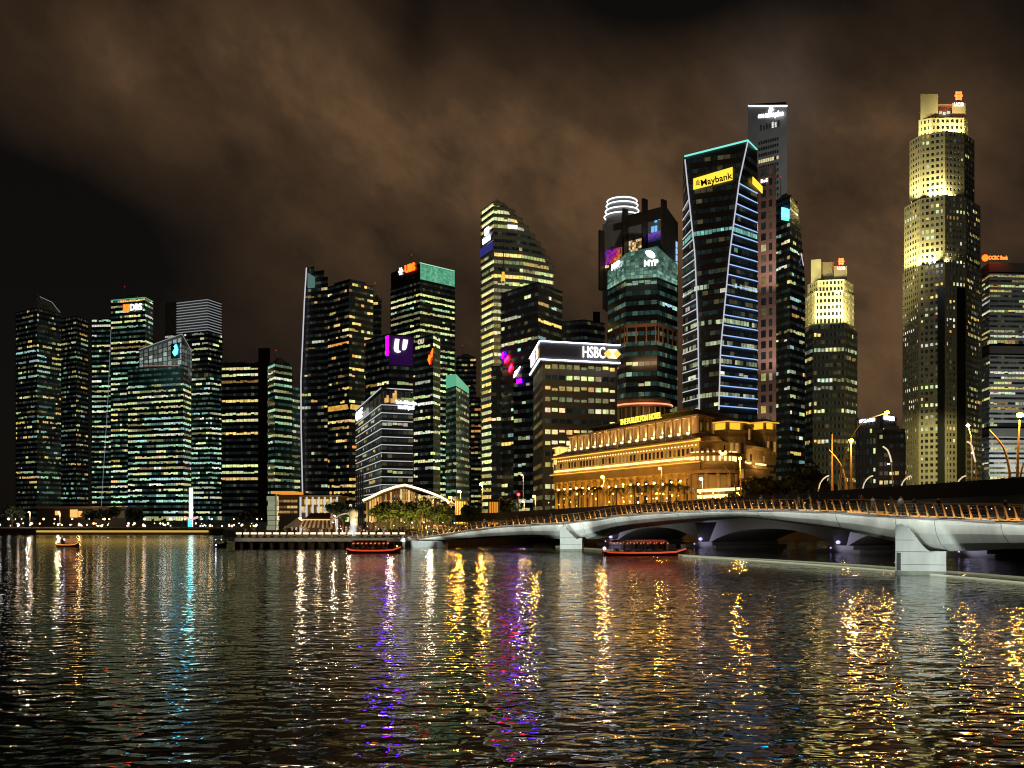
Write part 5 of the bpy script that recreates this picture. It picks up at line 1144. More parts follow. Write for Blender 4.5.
def girder(i, p):
    zt, zb_ = p[2] - .22, p[3]; d = zt - zb_
    return [(-.12, zt), (-.14, zt - .1 * d - .05), (-.32, zt - .45 * d), (-.75, zt - .78 * d), (-1.5, zb_), (-WD + 1.5, zb_), (-WD + .6, zt - .7 * d), (-WD + .1, zt)]
b = MB(); b.add(*sweep(girder, 0)); b.build('girder', MT['concrete'], t, smooth=False)
for k_ in range(10, len(path) - 6, 8):
    n = pn(k_); p = path[k_]; b = MB(); b.tube([(p[0] + n.x * (o_ + .012), p[1] + n.y * (o_ + .012), z_) for o_, z_ in girder(k_, p)[:5]], .022, 4); b.build('girder_joint', MT['quay'], t)
b = MB(); b.add(*sweep(lambda i, p: [(.10, p[2]), (.10, p[2] - .215), (-WD - .1, p[2] - .215), (-WD - .1, p[2])], 0)); dk = b.build('deck', MT['darkbrown'], t)
LEAN = .32; RH = 1.15
b = MB(); b.tube([(p[0] + pn(i).x * LEAN, p[1] + pn(i).y * LEAN, p[2] + RH) for i, p in enumerate(path)], .05, 6); rl = b.build('handrail', MT['goldmetal'], t)
b = MB()
for h_ in (.35, .62, .88): b.tube([(p[0] + pn(i).x * LEAN * h_ / RH, p[1] + pn(i).y * LEAN * h_ / RH, p[2] + h_) for i, p in enumerate(path)], .012, 4)
b.build('rail_cables', MT['steel'], rl)
b = MB(); b.tube([(p[0] - pn(i).x * (WD + .2), p[1] - pn(i).y * (WD + .2), p[2] + RH) for i, p in enumerate(path)], .05, 6)
for k_ in range(int(LEN / 2.7)):
    p, n = at(.5 + k_ * 2.7); q = p - n * WD; b.tube([(q.x, q.y, q.z), (q.x - n.x * .2, q.y - n.y * .2, q.z + RH)], .05, 4)
b.build('rear_railing', MT['goldmetal'], t)
NPOST = 100
for k_ in range(NPOST):
    s = .4 + k_ * (LEN - 12) / NPOST; p, n = at(s); tg = Vector((-n.y, n.x, 0)); b = MB()
    sl = .16                                                 # blades lean along the deck as well
    vs = []
    for (u_, z_, w_) in ((.02, 0, .085), (LEAN, RH - .04, .05)):
        c_ = Vector((p.x + n.x * u_, p.y + n.y * u_, p.z + z_)) - tg * (sl * z_ / RH)
        for du, dv in ((-1, -1), (1, -1), (1, 1), (-1, 1)): vs.append(c_ + tg * (.035 * du) + n * (w_ * dv))
    b.add(vs, [(3, 2, 1, 0), (4, 5, 6, 7), (0, 1, 5, 4), (1, 2, 6, 5), (2, 3, 7, 6), (3, 0, 4, 7)]); b.build('rail_post', MT['goldmetal'], rl)
b = MB(); b.tube([(p[0] - pn(i).x * .25, p[1] - pn(i).y * .25, p[2] + .05) for i, p in enumerate(path)], .045, 5); b.build('deck_light_strip', glow('deck_amber_strip', (1, .45, .08), .55), t)
b = MB()
for k_ in range(60):
    p, n = at(1 + k_ * (LEN - 12) / 60); q = p - n * (WD - .2); b.ball((q.x, q.y, q.z + .75), .045, 5)
b.build('rear_rail_lights', glow('rear_rail_bulb', (1, .75, .5), 5), t)
# girder wash: linear fittings under the deck edge
b = MB(); nf = 17
for k_ in range(nf):
    s = LEN * (k_ + .5) / nf; p, n = at(s); tg = Vector((-n.y, n.x, 0)); q = p + n * .95
    lp_ = (q.x, q.y, p.z + .02); b.tube([Vector(lp_) - tg * 1.8, Vector(lp_) + tg * 1.8], .04, 5); b.tube([(p.x, p.y, p.z - .12), lp_], .025, 4)
    d_ = p.z - .22 - at(s)[0].z
    lamp('AREA', 'girder_wash', (q.x, q.y, p.z - .06), 80, (.95, 1, .92), LEN / nf * .95, (p.x - n.x * .6, p.y - n.y * .6, p.z - 1.5), .10)
    L_ = COL.objects[-1]; Xax = tg; Zax = -(Vector((p.x - n.x * .5, p.y - n.y * .5, p.z - 1.4)) - Vector((q.x, q.y, p.z - .06))).normalized(); Yax = Zax.cross(Xax).normalized()
    m4 = Matrix.Identity(4); m4.col[0][:3] = Xax; m4.col[1][:3] = Yax; m4.col[2][:3] = Zax; m4.col[3][:3] = (q.x, q.y, p.z - .06); L_.matrix_world = m4
    q2 = p - n * .75; R4 = Matrix.Identity(4); zz_ = -(n * .9 + Vector((0, 0, .35))).normalized(); R4.col[0][:3] = tg; R4.col[2][:3] = zz_; R4.col[1][:3] = zz_.cross(tg); R4.col[3][:3] = (q2.x, q2.y, q2.z + .12)
    lamp('AREA', 'rail_wash', (0, 0, 0), 170, (1, .52, .14), LEN / nf * .95, None, .10).matrix_world = R4
b.build('light_fitting', MT['metal'], t)
def pier(cx, Y, pts, dep, rz):
    ca, sa = math.cos(rz), math.sin(rz); k = len(pts); b = MB(); X0 = X(cx, Y)
    vs = []
    for dd in (0, dep):
        for px_, z_ in pts: u_ = (px_ - cx) / F * Y; vs.append((X0 + u_ * ca - dd * sa * 1, Y + u_ * sa + dd * ca, z_))
    b.add(vs, [tuple(range(k)), tuple(range(2 * k - 1, k - 1, -1))] + [(i, k + i, k + (i + 1) % k, (i + 1) % k) for i in range(k)]); return b.build('pier', MT['concrete'], t)
def zz(y, Y): return Z(y, Y)
Yp = 86.2
pp = pier(920, Yp, [(897, -2), (944, -2), (944, Z(551, Yp)), (929, Z(551.5, Yp)), (925.5, Z(549, Yp)), (921, Z(544, Yp)), (916, Z(537, Yp)), (911, Z(530.5, Yp)), (906, Z(526, Yp)), (901, Z(524.4, Yp)), (898.5, Z(525, Yp)), (897, Z(527, Yp))], 4.5, R(-23))
Yq = 145.6
pq = pier(571, Yq, [(560, -2), (582, -2), (582, Z(538, Yq)), (577, Z(539, Yq)), (574, Z(537, Yq)), (570, Z(533, Yq)), (566, Z(528, Yq)), (562, Z(526.5, Yq)), (560, Z(527.5, Yq))], 4.5, R(-7))
b = MB(); b.box((X(902, Yp) - .05, Yp + .55, Z(562, Yp)), (.30, .2, 1.5), R(-23)); b.build('depth_gauge', MT['ink'], pp)
for cx_, Y_, rz_, w0, w1, po, hs in ((920, Yp, R(-23), 897, 944, pp, (.9, 2.0, 3.0)), (571, Yq, R(-7), 560, 582, pq, (1.0, 2.0))):
    ca, sa = math.cos(rz_), math.sin(rz_)
    def pf(px_, d_=0): u_ = (px_ - cx_) / F * Y_; return (X(cx_, Y_) + u_ * ca + d_ * sa, Y_ + u_ * sa - d_ * ca)
    for h_ in hs:
        e_ = min(w1, lerp([(0, w1), (1.99, w1), (2.01, w0 + (w1 - w0) * .55), (3.2, w0 + (w1 - w0) * .35)], h_)); b = MB(); q0, q1 = pf(w0 + .2, .012), pf(e_ - .2, .012); b.tube([(*q0, h_), (*q1, h_)], .018, 4); b.build('joint', MT['quay'], po)
    b = MB(); q0, q1, q2, q3 = pf(w0 - .2, .02), pf(w1 + .2, .02), pf(w1 + .2, -4.55), pf(w0 - .2, -4.55); b.prism([q0, q1, q2, q3], -1, .34); b.build('tide_mark', mat('tide_stained_concrete', (.16, .17, .12), .6, noise_scale=2, noise_amt=.5), po)
b = MB(); b.prism([(X(408, 166), 165.6), (X(438, 166), 163.4), (X(447, 166), 168.5), (X(412, 166), 170)], -2, 1.0); b.build('abutment', MT['concrete'], t)
for cx_, Y_, e_ in ((925, Yp, 3000), (573, Yq, 3800), (425, 166, 2200)):
    lamp('SPOT', 'pier_flood', (X(cx_, Y_) - 3.5, Y_ - 8, .35), e_, (.88, 1, .96), .3, (X(cx_, Y_), Y_, 2.0), spot=46)
# floating boom with light lines
for nm, pts, lab in (('floating_boom', [(556, 546.5), (683, 555.6), (780, 561), (870, 566.6), (950, 572.5), (1024, 578.5), (1120, 587)], 'farther thin pale lit floating boom running past the white bridge pier'), ('floating_boom', [(683, 556.4), (780, 562.9), (870, 569.8), (950, 577.0), (1024, 584), (1120, 594)], 'nearer brighter pale lit floating boom on the water below the footbridge')):
    pw = [(X(a, 5000 / (c - 517)), 5000 / (c - 517), .06) for a, c in pts]
    b = MB(); b.tube([(q[0], q[1], .05) for q in catmull(pw, 5)], .10, 8); t2 = b.build(nm, glow('boom_glow' if 'thin' in lab else 'boom_glow_near', (.80, .82, .50), .22 if 'thin' in lab else .40), None); tag(t2, lab, 'boom')

# ================================================================ THE ROAD BRIDGE BEHIND
E0, E1 = Vector((61, 120)), Vector((-9, 215)); ED = (E1 - E0); EL = ED.length; eu = ED.normalized(); en = Vector((-abs(eu.y), -abs(eu.x)))  # towards the viewer
en = Vector((eu.y, -eu.x)); en = en if en.dot(-E0) > 0 else -en
def tpx(px): k = (px - 512) / F; return (61 - 120 * k) / (70 + 95 * k)
def ztop(tt): return 9.7 - 4.15 * tt - .15 * math.sin(max(0, tt) * 3.14)
def ept(tt, z, off=0): p = E0 + ED * tt + en * off; return (p.x, p.y, z)
t = thing('road_bridge', 'dark wide road bridge on arched grey piers behind the white footbridge', 'bridge', (30, 165, 0))
ts = [-.45 + i * .05 for i in range(31)]
def ribbon(z0f, z1f, o0, o1):
    vs = []; fs = []
    for q in ts: vs += [ept(q, z0f(q), o0), ept(q, z1f(q), o0), ept(q, z1f(q), o1), ept(q, z0f(q), o1)]
    for i in range(len(ts) - 1):
        for j in range(4): fs.append((i * 4 + j, i * 4 + (j + 1) % 4, i * 4 + 4 + (j + 1) % 4, i * 4 + 4 + j))
    return vs, fs
b = MB(); b.add(*ribbon(lambda q: ztop(q) - 1.95 + .5 * q, lambda q: ztop(q), 0, -.5)); b.build('parapet', MT['darkbrown'], t)
b = MB(); b.add(*ribbon(lambda q: ztop(q) - .16, lambda q: ztop(q) + .05, .12, -.14)); b.build('parapet_rail', MT['metal'], t)
b = MB(); b.add(*ribbon(lambda q: max(3.9, ztop(q) - 3.6), lambda q: ztop(q) - 1.95 + .5 * q - .004, -.35, -17)); b.build('deck', MT['oldconcrete'], t)
pt = [tpx(540), tpx(612), tpx(702), tpx(840), tpx(970), -.16, -.42]
for i in range(len(pt) - 1):
    a_, c_ = pt[i], pt[i + 1]; zt0 = 3.95; wv = .035; n_ = 16
    zd = lambda q: max(3.9, ztop(q) - 3.6) - .004
    top = [(a_ + (c_ - a_) * (.10 + .80 * k / n_)) for k in range(n_ + 1)]
    bot = [(a_ + (c_ - a_) * (.03 + .94 * k / n_)) for k in range(n_ + 1)]
    vs = []; fs = []
    for dd in (-.6, -16.5):
        vs += [ept(q, zd(q), dd) for q in top] + [ept(q, .75 + (3.25 - .75) * (1 - abs(2 * k / n_ - 1) ** 2.4), dd) for k, q in enumerate(bot)]
    m_ = n_ + 1
    for k in range(n_):
        fs += [(k, k + 1, m_ + k + 1, m_ + k), (2 * m_ + k + 1, 2 * m_ + k, 3 * m_ + k, 3 * m_ + k + 1), (m_ + k, m_ + k + 1, 3 * m_ + k + 1, 3 * m_ + k)]
    fs += [(0, m_, 3 * m_, 2 * m_), (n_, m_ + n_, 3 * m_ + n_, 2 * m_ + n_)]
    b = MB(); b.add(vs, fs); b.build('arch_span', MT['oldconcrete'], t)
for q in pt[1:5]:
    b = MB(); p0 = [ept(q + s_ * .018, 0, o_)[:2] for s_, o_ in ((1, -.1), (-1, -.1), (-1, -16.4), (1, -16.4))]; p0 = p0 if area(p0) > 0 else p0[::-1]
    b.prism(p0, -2, 1.0); p1 = [ept(q + s_ * .030, 0, o_)[:2] for s_, o_ in ((1, .6), (-1, .6), (-1, -16.9), (1, -16.9))]; p1 = p1 if area(p1) > 0 else p1[::-1]; b.prism(p1, -2, .42); pr = b.build('pier', MT['oldconcrete'], t)
    b = MB(); b.ball(ept(q + .002, 1.45, .1), .34, 8, sz=.8); b.ball(ept(q + .010, .66, .5), .14, 6); b.build('pier_light', glow('violet_pier_light', (.55, .45, 1), 1.2) if 'violet_pier_light' not in bpy.data.materials else bpy.data.materials['violet_pier_light'], pr)
    p_ = ept(q, 2.1, 2.6); lamp('SPOT', 'pier_spot', p_, 420, (.72, .66, 1), .2, ept(q - .02, 1.9, -3), spot=100)
b = MB(); b.box((X(878, 190), 190, Z(545, 190)), (2.6, .2, 1.9)); o = b.build('lit_billboard', glow('rose_screen', (.7, .12, .2), .8)); tag(o, 'small rose-red lit screen seen low under the road bridge, right of its violet pier light', 'screen')
for px_ in (650, 765, 900): lamp('AREA', 'arch_wash', ept(tpx(px_), .6, 3.0), 85, (1, .93, .82), 12, ept(tpx(px_), 3.4, -4), 1)
for px_, y_, w_ in ((655, 538, 2.2), (722, 538.5, 3.2), (790, 539, 4)):
    t2 = thing('riverside_bar', {655: 'tiny orange-roofed riverside bar seen under the left road bridge arch', 722: 'orange-lit gabled riverside bar seen under the middle road bridge arch', 790: 'widest orange-lit riverside bar, seen under the right road bridge arch'}[px_], 'bar', (X(px_, 218), 219, GZ))
    b = MB(); b.box((X(px_, 218), 219, GZ - 1.0 + .25), (w_ * 1.4, 2, 1.1)); b.build('lit_front', MT['lit_orange'], t2)
    b = MB(); x_ = X(px_, 218); e = w_ * .85; z_ = GZ - .15; b.add([(x_ - e, 217.5, z_), (x_ + e, 217.5, z_), (x_ + e, 220.5, z_), (x_ - e, 220.5, z_), (x_, 217.8, z_ + .9), (x_, 220.2, z_ + .9)], [(3, 2, 1, 0), (0, 1, 4), (1, 2, 5, 4), (2, 3, 5), (3, 0, 4, 5)]); b.build('roof', MT['terracotta'], t2)
    lamp('POINT', 'bar_light', (x_, 216.3, 1.6), 40, (1, .55, .2), .2)

# ================================================================ BOATS
def boat(x, y, L_, rz, label, canopy, lights, red=True):
    t = thing('river_boat', label, 'boat', (x, y, 0)); t.rotation_euler = (0, 0, rz); hw_ = L_ * .13
    st = [(-.5, .55, .75), (-.42, .9, .55), (-.2, 1, .48), (.15, 1, .48), (.36, .8, .58), (.5, .12, .95)]
    vs = []; fs = []
    for f, w, zt in st: vs += [(f * L_, -hw_ * w, zt), (f * L_ * .97, -hw_ * w * .7, -.25), (f * L_ * .97, hw_ * w * .7, -.25), (f * L_, hw_ * w, zt)]
    for i in range(len(st) - 1):
        for j in range(3): fs.append((i * 4 + j, i * 4 + j + 1, i * 4 + 4 + j + 1, i * 4 + 4 + j))
        fs.append((i * 4 + 3, i * 4, i * 4 + 4, i * 4 + 7))
    fs += [(0, 1, 2, 3), (23, 22, 21, 20)]
    b = MB(); b.add(vs, fs); hl = b.build('hull', MT['hull'], t, world=False)
    for s_ in (-1, 1):
        b = MB(); b.tube([(f * L_, s_ * (hw_ * w + .04), zt - .12) for f, w, zt in st], .11 if L_ > 6 else .07, 5); b.build('light_strip', lights, hl, world=False)
    if canopy:
        z1 = 1.75 if L_ > 8 else 1.5
        b = MB(); b.add([(-.40 * L_, -hw_, z1), (.26 * L_, -hw_, z1), (.26 * L_, hw_, z1), (-.40 * L_, hw_, z1), (-.38 * L_, -hw_ * .3, z1 + .25), (.24 * L_, -hw_ * .3, z1 + .25), (.24 * L_, hw_ * .3, z1 + .25), (-.38 * L_, hw_ * .3, z1 + .25)], [(3, 2, 1, 0), (0, 1, 5, 4), (1, 2, 6, 5), (2, 3, 7, 6), (3, 0, 4, 7), (4, 5, 6, 7)]); b.build('canopy_roof', MT['redpaint'], t, world=False)
        for i in range(6):
            for s_ in (-1, 1): b = MB(); b.tube([((-.38 + .125 * i) * L_, s_ * hw_ * .9, .45), ((-.38 + .125 * i) * L_, s_ * hw_ * .9, z1)], .035, 5); b.build('canopy_post', MT['redpaint'], t, world=False)
        for i in range(9):
            for s_ in (-1, 1):
                b = MB(); b.ball(((-.38 + .08 * i) * L_, s_ * hw_ * .98, z1 - .16), .11, 6); b.build('lantern', glow('boat_lantern', (1, .16, .04), 1.1) if 'boat_lantern' not in bpy.data.materials else bpy.data.materials['boat_lantern'], t, world=False)
        b = MB()
        for i in range(5): b.box(((-.33 + .13 * i) * L_, 0, .62), (.5, hw_ * 1.3, .3))
        b.build('bench', MT['bronze'], t, world=False)
        b = MB(); b.box((.33 * L_, 0, 1.0), (L_ * .09, hw_ * .9, .75)); b.build('wheelhouse', MT['hull'], t, world=False)
    return t
tb = boat(X(374, 139), 139, 7.4, R(4), 'red river boat with a glowing orange hull line moored before the long jetty', True, glow('boat_red_line', (1, .10, .03), .62))
b = MB(); b.ball((3.2, -.5, .95), .13, 6); b.build('stern_lamp', MT['led_warm'], tb, world=False)
tb = boat(X(644, 131), 131, 11.0, R(3), 'longest red-lined river boat with rows of orange lanterns passing under the footbridge', True, bpy.data.materials['boat_red_line'])
b = MB(); b.ball((-5.3, -.6, .9), .22, 8); b.build('bow_lamp', glow('boat_white_lamp', (.9, .72, .7), 5), tb, world=False)
b = MB(); b.box((5.2, 0, 1.05), (.5, .6, .7)); b.build('stern_seat', MT['grey'], tb, world=False)
tb = boat(X(68, 167), 167, 4.0, R(-5), 'small orange-lit boat with a green lamp alone on the left water', False, glow('boat_orange_line', (1, .35, .10), .9))
b = MB(); b.box((.5, 0, 1.05), (1.5, .9, .55)); b.build('cabin', glow('boat_orange_cabin', (1, .30, .10), .35), tb, world=False)
b = MB(); b.ball((-1.75, -.45, .75), .15, 6); b.build('green_lamp', glow('boat_green_lamp', (.45, .9, .15), 3.5), tb, world=False)
b = MB(); b.ball((-.4, -.5, 1.25), .12, 6); b.ball((-1.3, -.3, 1.5), .1, 6); b.build('white_lamp', glow('boat_violet_lamp', (.8, .75, 1), 9), tb, world=False)
b = MB(); b.box((-.9, 0, .95), (.5, .4, .9)); b.build('console', MT['hull'], tb, world=False)
tb = boat(X(221, 165), 165, 3.6, R(80), 'small dark boat seen end-on beside the left tip of the jetty', False, MT['hull'])
b = MB(); b.box((0, 0, 1.15), (2.0, 1.1, .1)); b.tube([(-.8, .4, .4), (-.8, .4, 1.15)], .04, 4); b.tube([(.8, .4, .4), (.8, .4, 1.15)], .04, 4); b.tube([(-.8, -.4, .4), (-.8, -.4, 1.15)], .04, 4); b.tube([(.8, -.4, .4), (.8, -.4, 1.15)], .04, 4); b.build('canopy_roof', MT['hull'], tb, world=False)
b = MB(); b.ball((-1.8, 0, .45), .12, 6); b.build('white_lamp', bpy.data.materials['boat_violet_lamp'], tb, world=False)
b = MB(); b.ball((-.9, .5, 1.28), .1, 6); b.ball((-.9, -.5, 1.28), .1, 6); b.build('canopy_lamp', MT['led_warm'], tb, world=False)

# ================================================================ STREET LAMPS
def street_lamp(pts, head, col, label, r=.10, e=0, hr=.28, group=None, mast='steel', cat='street lamp', lc=(1, .55, .15)):
    """pts: mast polyline as world points, foot first"""
    t = thing('street_lamp', label, cat, pts[0], group)
    b = MB(); n_ = len(pts); b.tube(pts, [r * (1.25 - .7 * i / max(1, n_ - 1)) for i in range(n_)], 6); b.build('mast', MT[mast], t)
    if head is not None:
        b = MB(); b.ball(head, hr, 8, sz=.7); b.build('lamp_head', MT[col], t)
        if e: lamp('POINT', 'lamp_light', (head[0], head[1] - .7, head[2] - hr - .3), e * 4, lc, .15)
    return t
def W3(px, py, Y): return (X(px, Y), Y, Z(py, Y))
def arc(pts, Y): return [W3(a, c, Y) for a, c in catmull(pts, 4)]
street_lamp([W3(741, 500, 190), W3(740.5, 480, 190), W3(740, 460, 190)], W3(740, 458.5, 190), 'lamp_sodium', 'straight golden-lit street lamp standing before the right end of the golden hotel', .16, 500, .36, mast='goldmetal')
street_lamp(arc([(737, 500), (735, 485), (730, 474), (722, 463)], 188), None, None, 'bare golden curved mast leaning left beside the lamp before the golden hotel', .16, mast='goldmetal', cat='mast')
Yb = 150
street_lamp(arc([(838, 500), (840, 480), (845, 455), (852, 436), (864, 421), (885, 413.5)], Yb), W3(887, 412.5, Yb), 'lamp_sodium', 'tall curved lamp arching right to an orange head over the two white roof signs', .14, 300, .34)
street_lamp([W3(851.5, 500, Yb + 3), W3(851.2, 470, Yb + 3), W3(851, 442, Yb + 3)], W3(851, 440.5, Yb + 3), 'lamp_sodium', 'straight golden lamp with an orange head amid the cluster of curved masts', .17, 500, .38, mast='goldmetal')
street_lamp([W3(832.5, 500, Yb + 6), W3(832, 470, Yb + 6), W3(832, 434, Yb + 6)], None, None, 'straight bare golden mast without a lamp, leftmost of the mast cluster', .15, mast='goldmetal', cat='mast')
street_lamp(arc([(847, 500), (846, 485), (842, 468), (836, 458), (829, 450)], Yb + 4), None, None, 'curved bare golden mast leaning left in the middle of the mast cluster', .15, mast='goldmetal', cat='mast')
street_lamp([W3(1017, 490, 122), W3(1018, 450, 122), W3(1019.5, 420, 122)], W3(1020, 415, 122), 'lamp_sodium', 'golden street lamp with a bright orange head at the right edge of the road bridge', .15, 500, .42, mast='goldmetal')
street_lamp(arc([(1010.5, 490), (1009, 468), (1003, 447), (989, 430)], 123), None, None, 'bare golden curved mast leaning left near the right edge', .15, mast='goldmetal', cat='mast')
street_lamp(arc([(1020, 490), (1021, 472), (1026, 458)], 121), None, None, 'short golden curved mast cut off by the right edge of the photo', .12, mast='goldmetal', cat='mast')
street_lamp([W3(972, 492, 140), W3(972, 460, 140), W3(971, 436, 140), W3(968.5, 427, 140)], W3(968, 425.5, 140), 'lamp_sodium', 'slim street lamp with an orange head before the tallest stone tower', .10, 200, .27)
for px_, Y_, nm in ((818, 158, 'leftmost'), (862, 150, 'second from left'), (900, 146, 'third from left'), (955, 136, 'rightmost')):
    o = street_lamp(arc([(px_, 500), (px_, 492), (px_ + 2.5, 482), (px_ + 7, 477), (px_ + 10.5, 475.5)], Y_), None, None, 'small white-lit swan-neck post on the road bridge parapet, %s of four' % nm, .10, mast='steel')
    b = MB(); b.tube(arc([(px_ + .8, 489), (px_ + 3, 482), (px_ + 7.5, 477.2), (px_ + 11, 475.8)], Y_ - .2), .085, 5); b.build('lamp_tube', glow('post_tube_light', (1, .85, .62), .75) if 'post_tube_light' not in bpy.data.materials else bpy.data.materials['post_tube_light'], o)
for k_, (px_, py_) in enumerate(((884, 446), (968, 441))):
    Y_ = 148 - 10 * k_
    o = street_lamp(arc([(px_ + 9, 500), (px_ + 8.5, 480), (px_ + 7.5, 465), (px_ + 4.5, py_ + 5), (px_ - 2, py_)], Y_), W3(px_ + 4.5, py_ + (18 if k_ == 0 else 12), Y_ - .3), 'lamp_white', ('white spiral-lit curved lamp before the dark low block with one lit window column', 'white spiral-lit curved lamp before the foot of the tallest stone tower')[k_], .08, 0, .15)
    b = MB(); b.tube(arc([(px_ + 7.6, 462), (px_ + 6, 456), (px_ + 3.5, py_ + 4), (px_ - 1, py_ + .5)], Y_ - .2), .12, 5); b.build('lamp_tube', bpy.data.materials['post_tube_light'], o)
for px_, py_, Y_, col, lab in ((459.5, 491.5, 240, 'lamp_sodium', 'bright orange street lamp just right of the curved restaurant roof'), (481, 484, 240, 'lamp_sodium', 'taller bright orange street lamp before the foot of the curved cream tower'), (450, 497.5, 235, 'lamp_sodium', 'small orange lamp at the right tip of the curved restaurant roof'),
                           (534, 496.5, 240, 'lamp_sodium', 'orange street lamp left of the golden hotel, upper of the close pair'), (523, 501.5, 236, 'lamp_warm', 'low warm street lamp left of the golden hotel, lower of the close pair'), (522, 475, 250, 'lamp_warm', 'high small warm lamp before the dark banded tower'),
                           (602.5, 477, 225, 'lamp_sodium', 'orange globe lamp before the left half of the golden hotel columns'), (660, 468.5, 214, 'lamp_sodium', 'orange globe lamp before the right half of the golden hotel columns'), (701, 479, 205, 'lamp_white', 'large white globe lamp at the corner bay of the golden hotel'),
                           (29, 512, 300, 'lamp_warm', 'bright warm lamp on the far left quay near the picture edge'), (59, 512.5, 300, 'lamp_warm', 'bright warm lamp on the far left quay before the waterfront hall'), (334, 516, 190, 'lamp_warm', 'warm globe lamp between the striped kiosk and the fountain statue'), (300, 518.5, 172, 'lamp_warm', 'warm globe lamp just left of the striped kiosk roof')):
    street_lamp([(X(px_, Y_) + .3, Y_, GZ), (X(px_, Y_) + .3, Y_, Z(py_, Y_) - .2), W3(px_, py_, Y_)], W3(px_, py_, Y_), col, lab, .07, 380 if col == 'lamp_sodium' and Y_ > 215 else (120 if px_ > 290 else 300), {459.5: .42, 481: .42, 602.5: .42, 660: .30, 701: .42}.get(px_, .30), lc=(1, .6, .2) if col == 'lamp_sodium' else (1, .8, .6))
tl = thing('traffic_light', 'red traffic light on a thin pole before the dark towers, left of the golden hotel', 'traffic light', (X(518.5, 230), 230, GZ))
b = MB(); b.tube([(X(518.5, 230), 230, GZ), (X(518.5, 230), 230, Z(493, 230))], .08, 5); b.build('pole', MT['metal'], tl)
b = MB(); b.box((X(518.5, 230), 230, Z(494.5, 230)), (.9, .5, 1.3)); b.build('signal_box', MT['ink'], tl)
b = MB(); b.ball((X(518.5, 230), 229.7, Z(494.5, 230)), .36, 8); b.build('red_lamp', MT['lamp_red'], tl)
# yellow-lit kiosk and orange shelter behind the park
for nm, lab, x0, x1, y0, y1, Y_, m_ in (('roadside_kiosk', 'small bright yellow-lit kiosk under the orange street lamps right of the curved restaurant', 455, 467, 511, 500.5, 236, 'lit_gold'), ('roadside_shelter', 'orange-lit arched shelter at the left end of the road bridge', 488, 499.5, 513, 501, 232, 'lit_orange')):
    t = thing(nm, lab, 'kiosk', (X((x0 + x1) / 2, Y_), Y_, GZ)); xa, xb = X(x0, Y_), X(x1, Y_)
    b = MB(); b.prism([(xa, Y_), (xb, Y_), (xb, Y_ + 3), (xa, Y_ + 3)], GZ, Z(y1, Y_)); b.build('wall', MT['stone'], t)
    b = MB(); b.prism([(xa + .2, Y_ - .06), (xb - .2, Y_ - .06), (xb - .2, Y_ - .01), (xa + .2, Y_ - .01)], GZ + .5, Z(y1, Y_) - .25); b.build('lit_front', MT[m_], t)
    b = MB()
    for i in range(5): b.box((xa + (xb - xa) * (i + .5) / 5, Y_ - .12, (GZ + Z(y1, Y_)) / 2), (.14, .12, Z(y1, Y_) - GZ - .1))
    b.box(((xa + xb) / 2, Y_ - .12, GZ + 1.0), (xb - xa, .2, .9)); b.build('shop_counter', MT['darkbrown'], t)
    b = MB(); b.prism([(xa - .4, Y_ - .8), (xb + .4, Y_ - .8), (xb + .4, Y_ + 3.3), (xa - .4, Y_ + 3.3)], Z(y1, Y_) + .02, Z(y1, Y_) + .3); b.build('roof', MT['roofdark'], t)
# quay lamps along the far left, small and many
rng = random.Random(17); pro = {}
def quay_lamp(x, y, h_, col, label, group, hr=.3):
    k = (col, round(h_, 1), hr, group)
    if k not in pro:
        t = thing('quay_lamp', label, 'lamp', (x, y, GZ), group)
        b = MB(); b.tube([(0, 0, 0), (0, 0, h_)], .06, 5); b.build('pole', MT['metal'], t, world=False)
        b = MB(); b.ball((0, 0, h_), hr, 6); b.build('globe', MT[col], t, world=False); pro[k] = t; return t
    return copy_thing(pro[k], (x, y, GZ), 0, label)
LBL = {'lamp_warm': 'small warm globe lamp on a short pole in the row along the far left quay', 'lamp_pink': 'small pinkish white globe lamp among the far left quay lamps', 'lamp_white': 'small white globe lamp among the far left quay lamps'}
for i in range(95):
    px_ = rng.choice((rng.uniform(-2, 45), rng.uniform(95, 262), rng.uniform(120, 262), rng.uniform(50, 110))); Y_ = rng.choice((288, 290, 294, 300)); c_ = rng.choice(('lamp_warm', 'lamp_warm', 'lamp_pink', 'lamp_warm', 'lamp_white'))
    quay_lamp(X(px_, Y_), Y_, rng.choice((.6, .9, 1.3, 2.6)), c_, LBL[c_], 'lamps along the far left quay', rng.choice((.12, .18, .24, .33)))
for i in range(40):
    px_ = rng.uniform(288, 470); Y_ = rng.uniform(170, 200); c_ = rng.choice(('lamp_warm', 'lamp_pink', 'lamp_warm', 'lamp_white'))
    quay_lamp(X(px_, Y_), Y_, rng.choice((.6, 1.0, 1.5, 2.2)), c_, {'lamp_warm': 'small warm bulb lamp on a pole in the crowded park behind the jetty', 'lamp_pink': 'small pinkish white bulb lamp in the crowded park behind the jetty', 'lamp_white': 'small white bulb lamp in the crowded park behind the jetty'}[c_], 'bulb lamps in the park behind the jetty', rng.choice((.07, .09, .12)))
for i in range(26):
    px_ = rng.uniform(545, 780); Y_ = 205 - (px_ - 545) * .06; c_ = rng.choice(('lamp_warm', 'lamp_sodium', 'lamp_warm'))
    quay_lamp(X(px_, Y_ + 6), Y_ + 6, rng.choice((6.2, 7.0, 8.0)), c_, {'lamp_warm': 'small warm globe lamp on the terrace below the golden hotel', 'lamp_sodium': 'small orange globe lamp on the terrace below the golden hotel'}[c_], 'lamps below the golden hotel', rng.choice((.10, .14)))
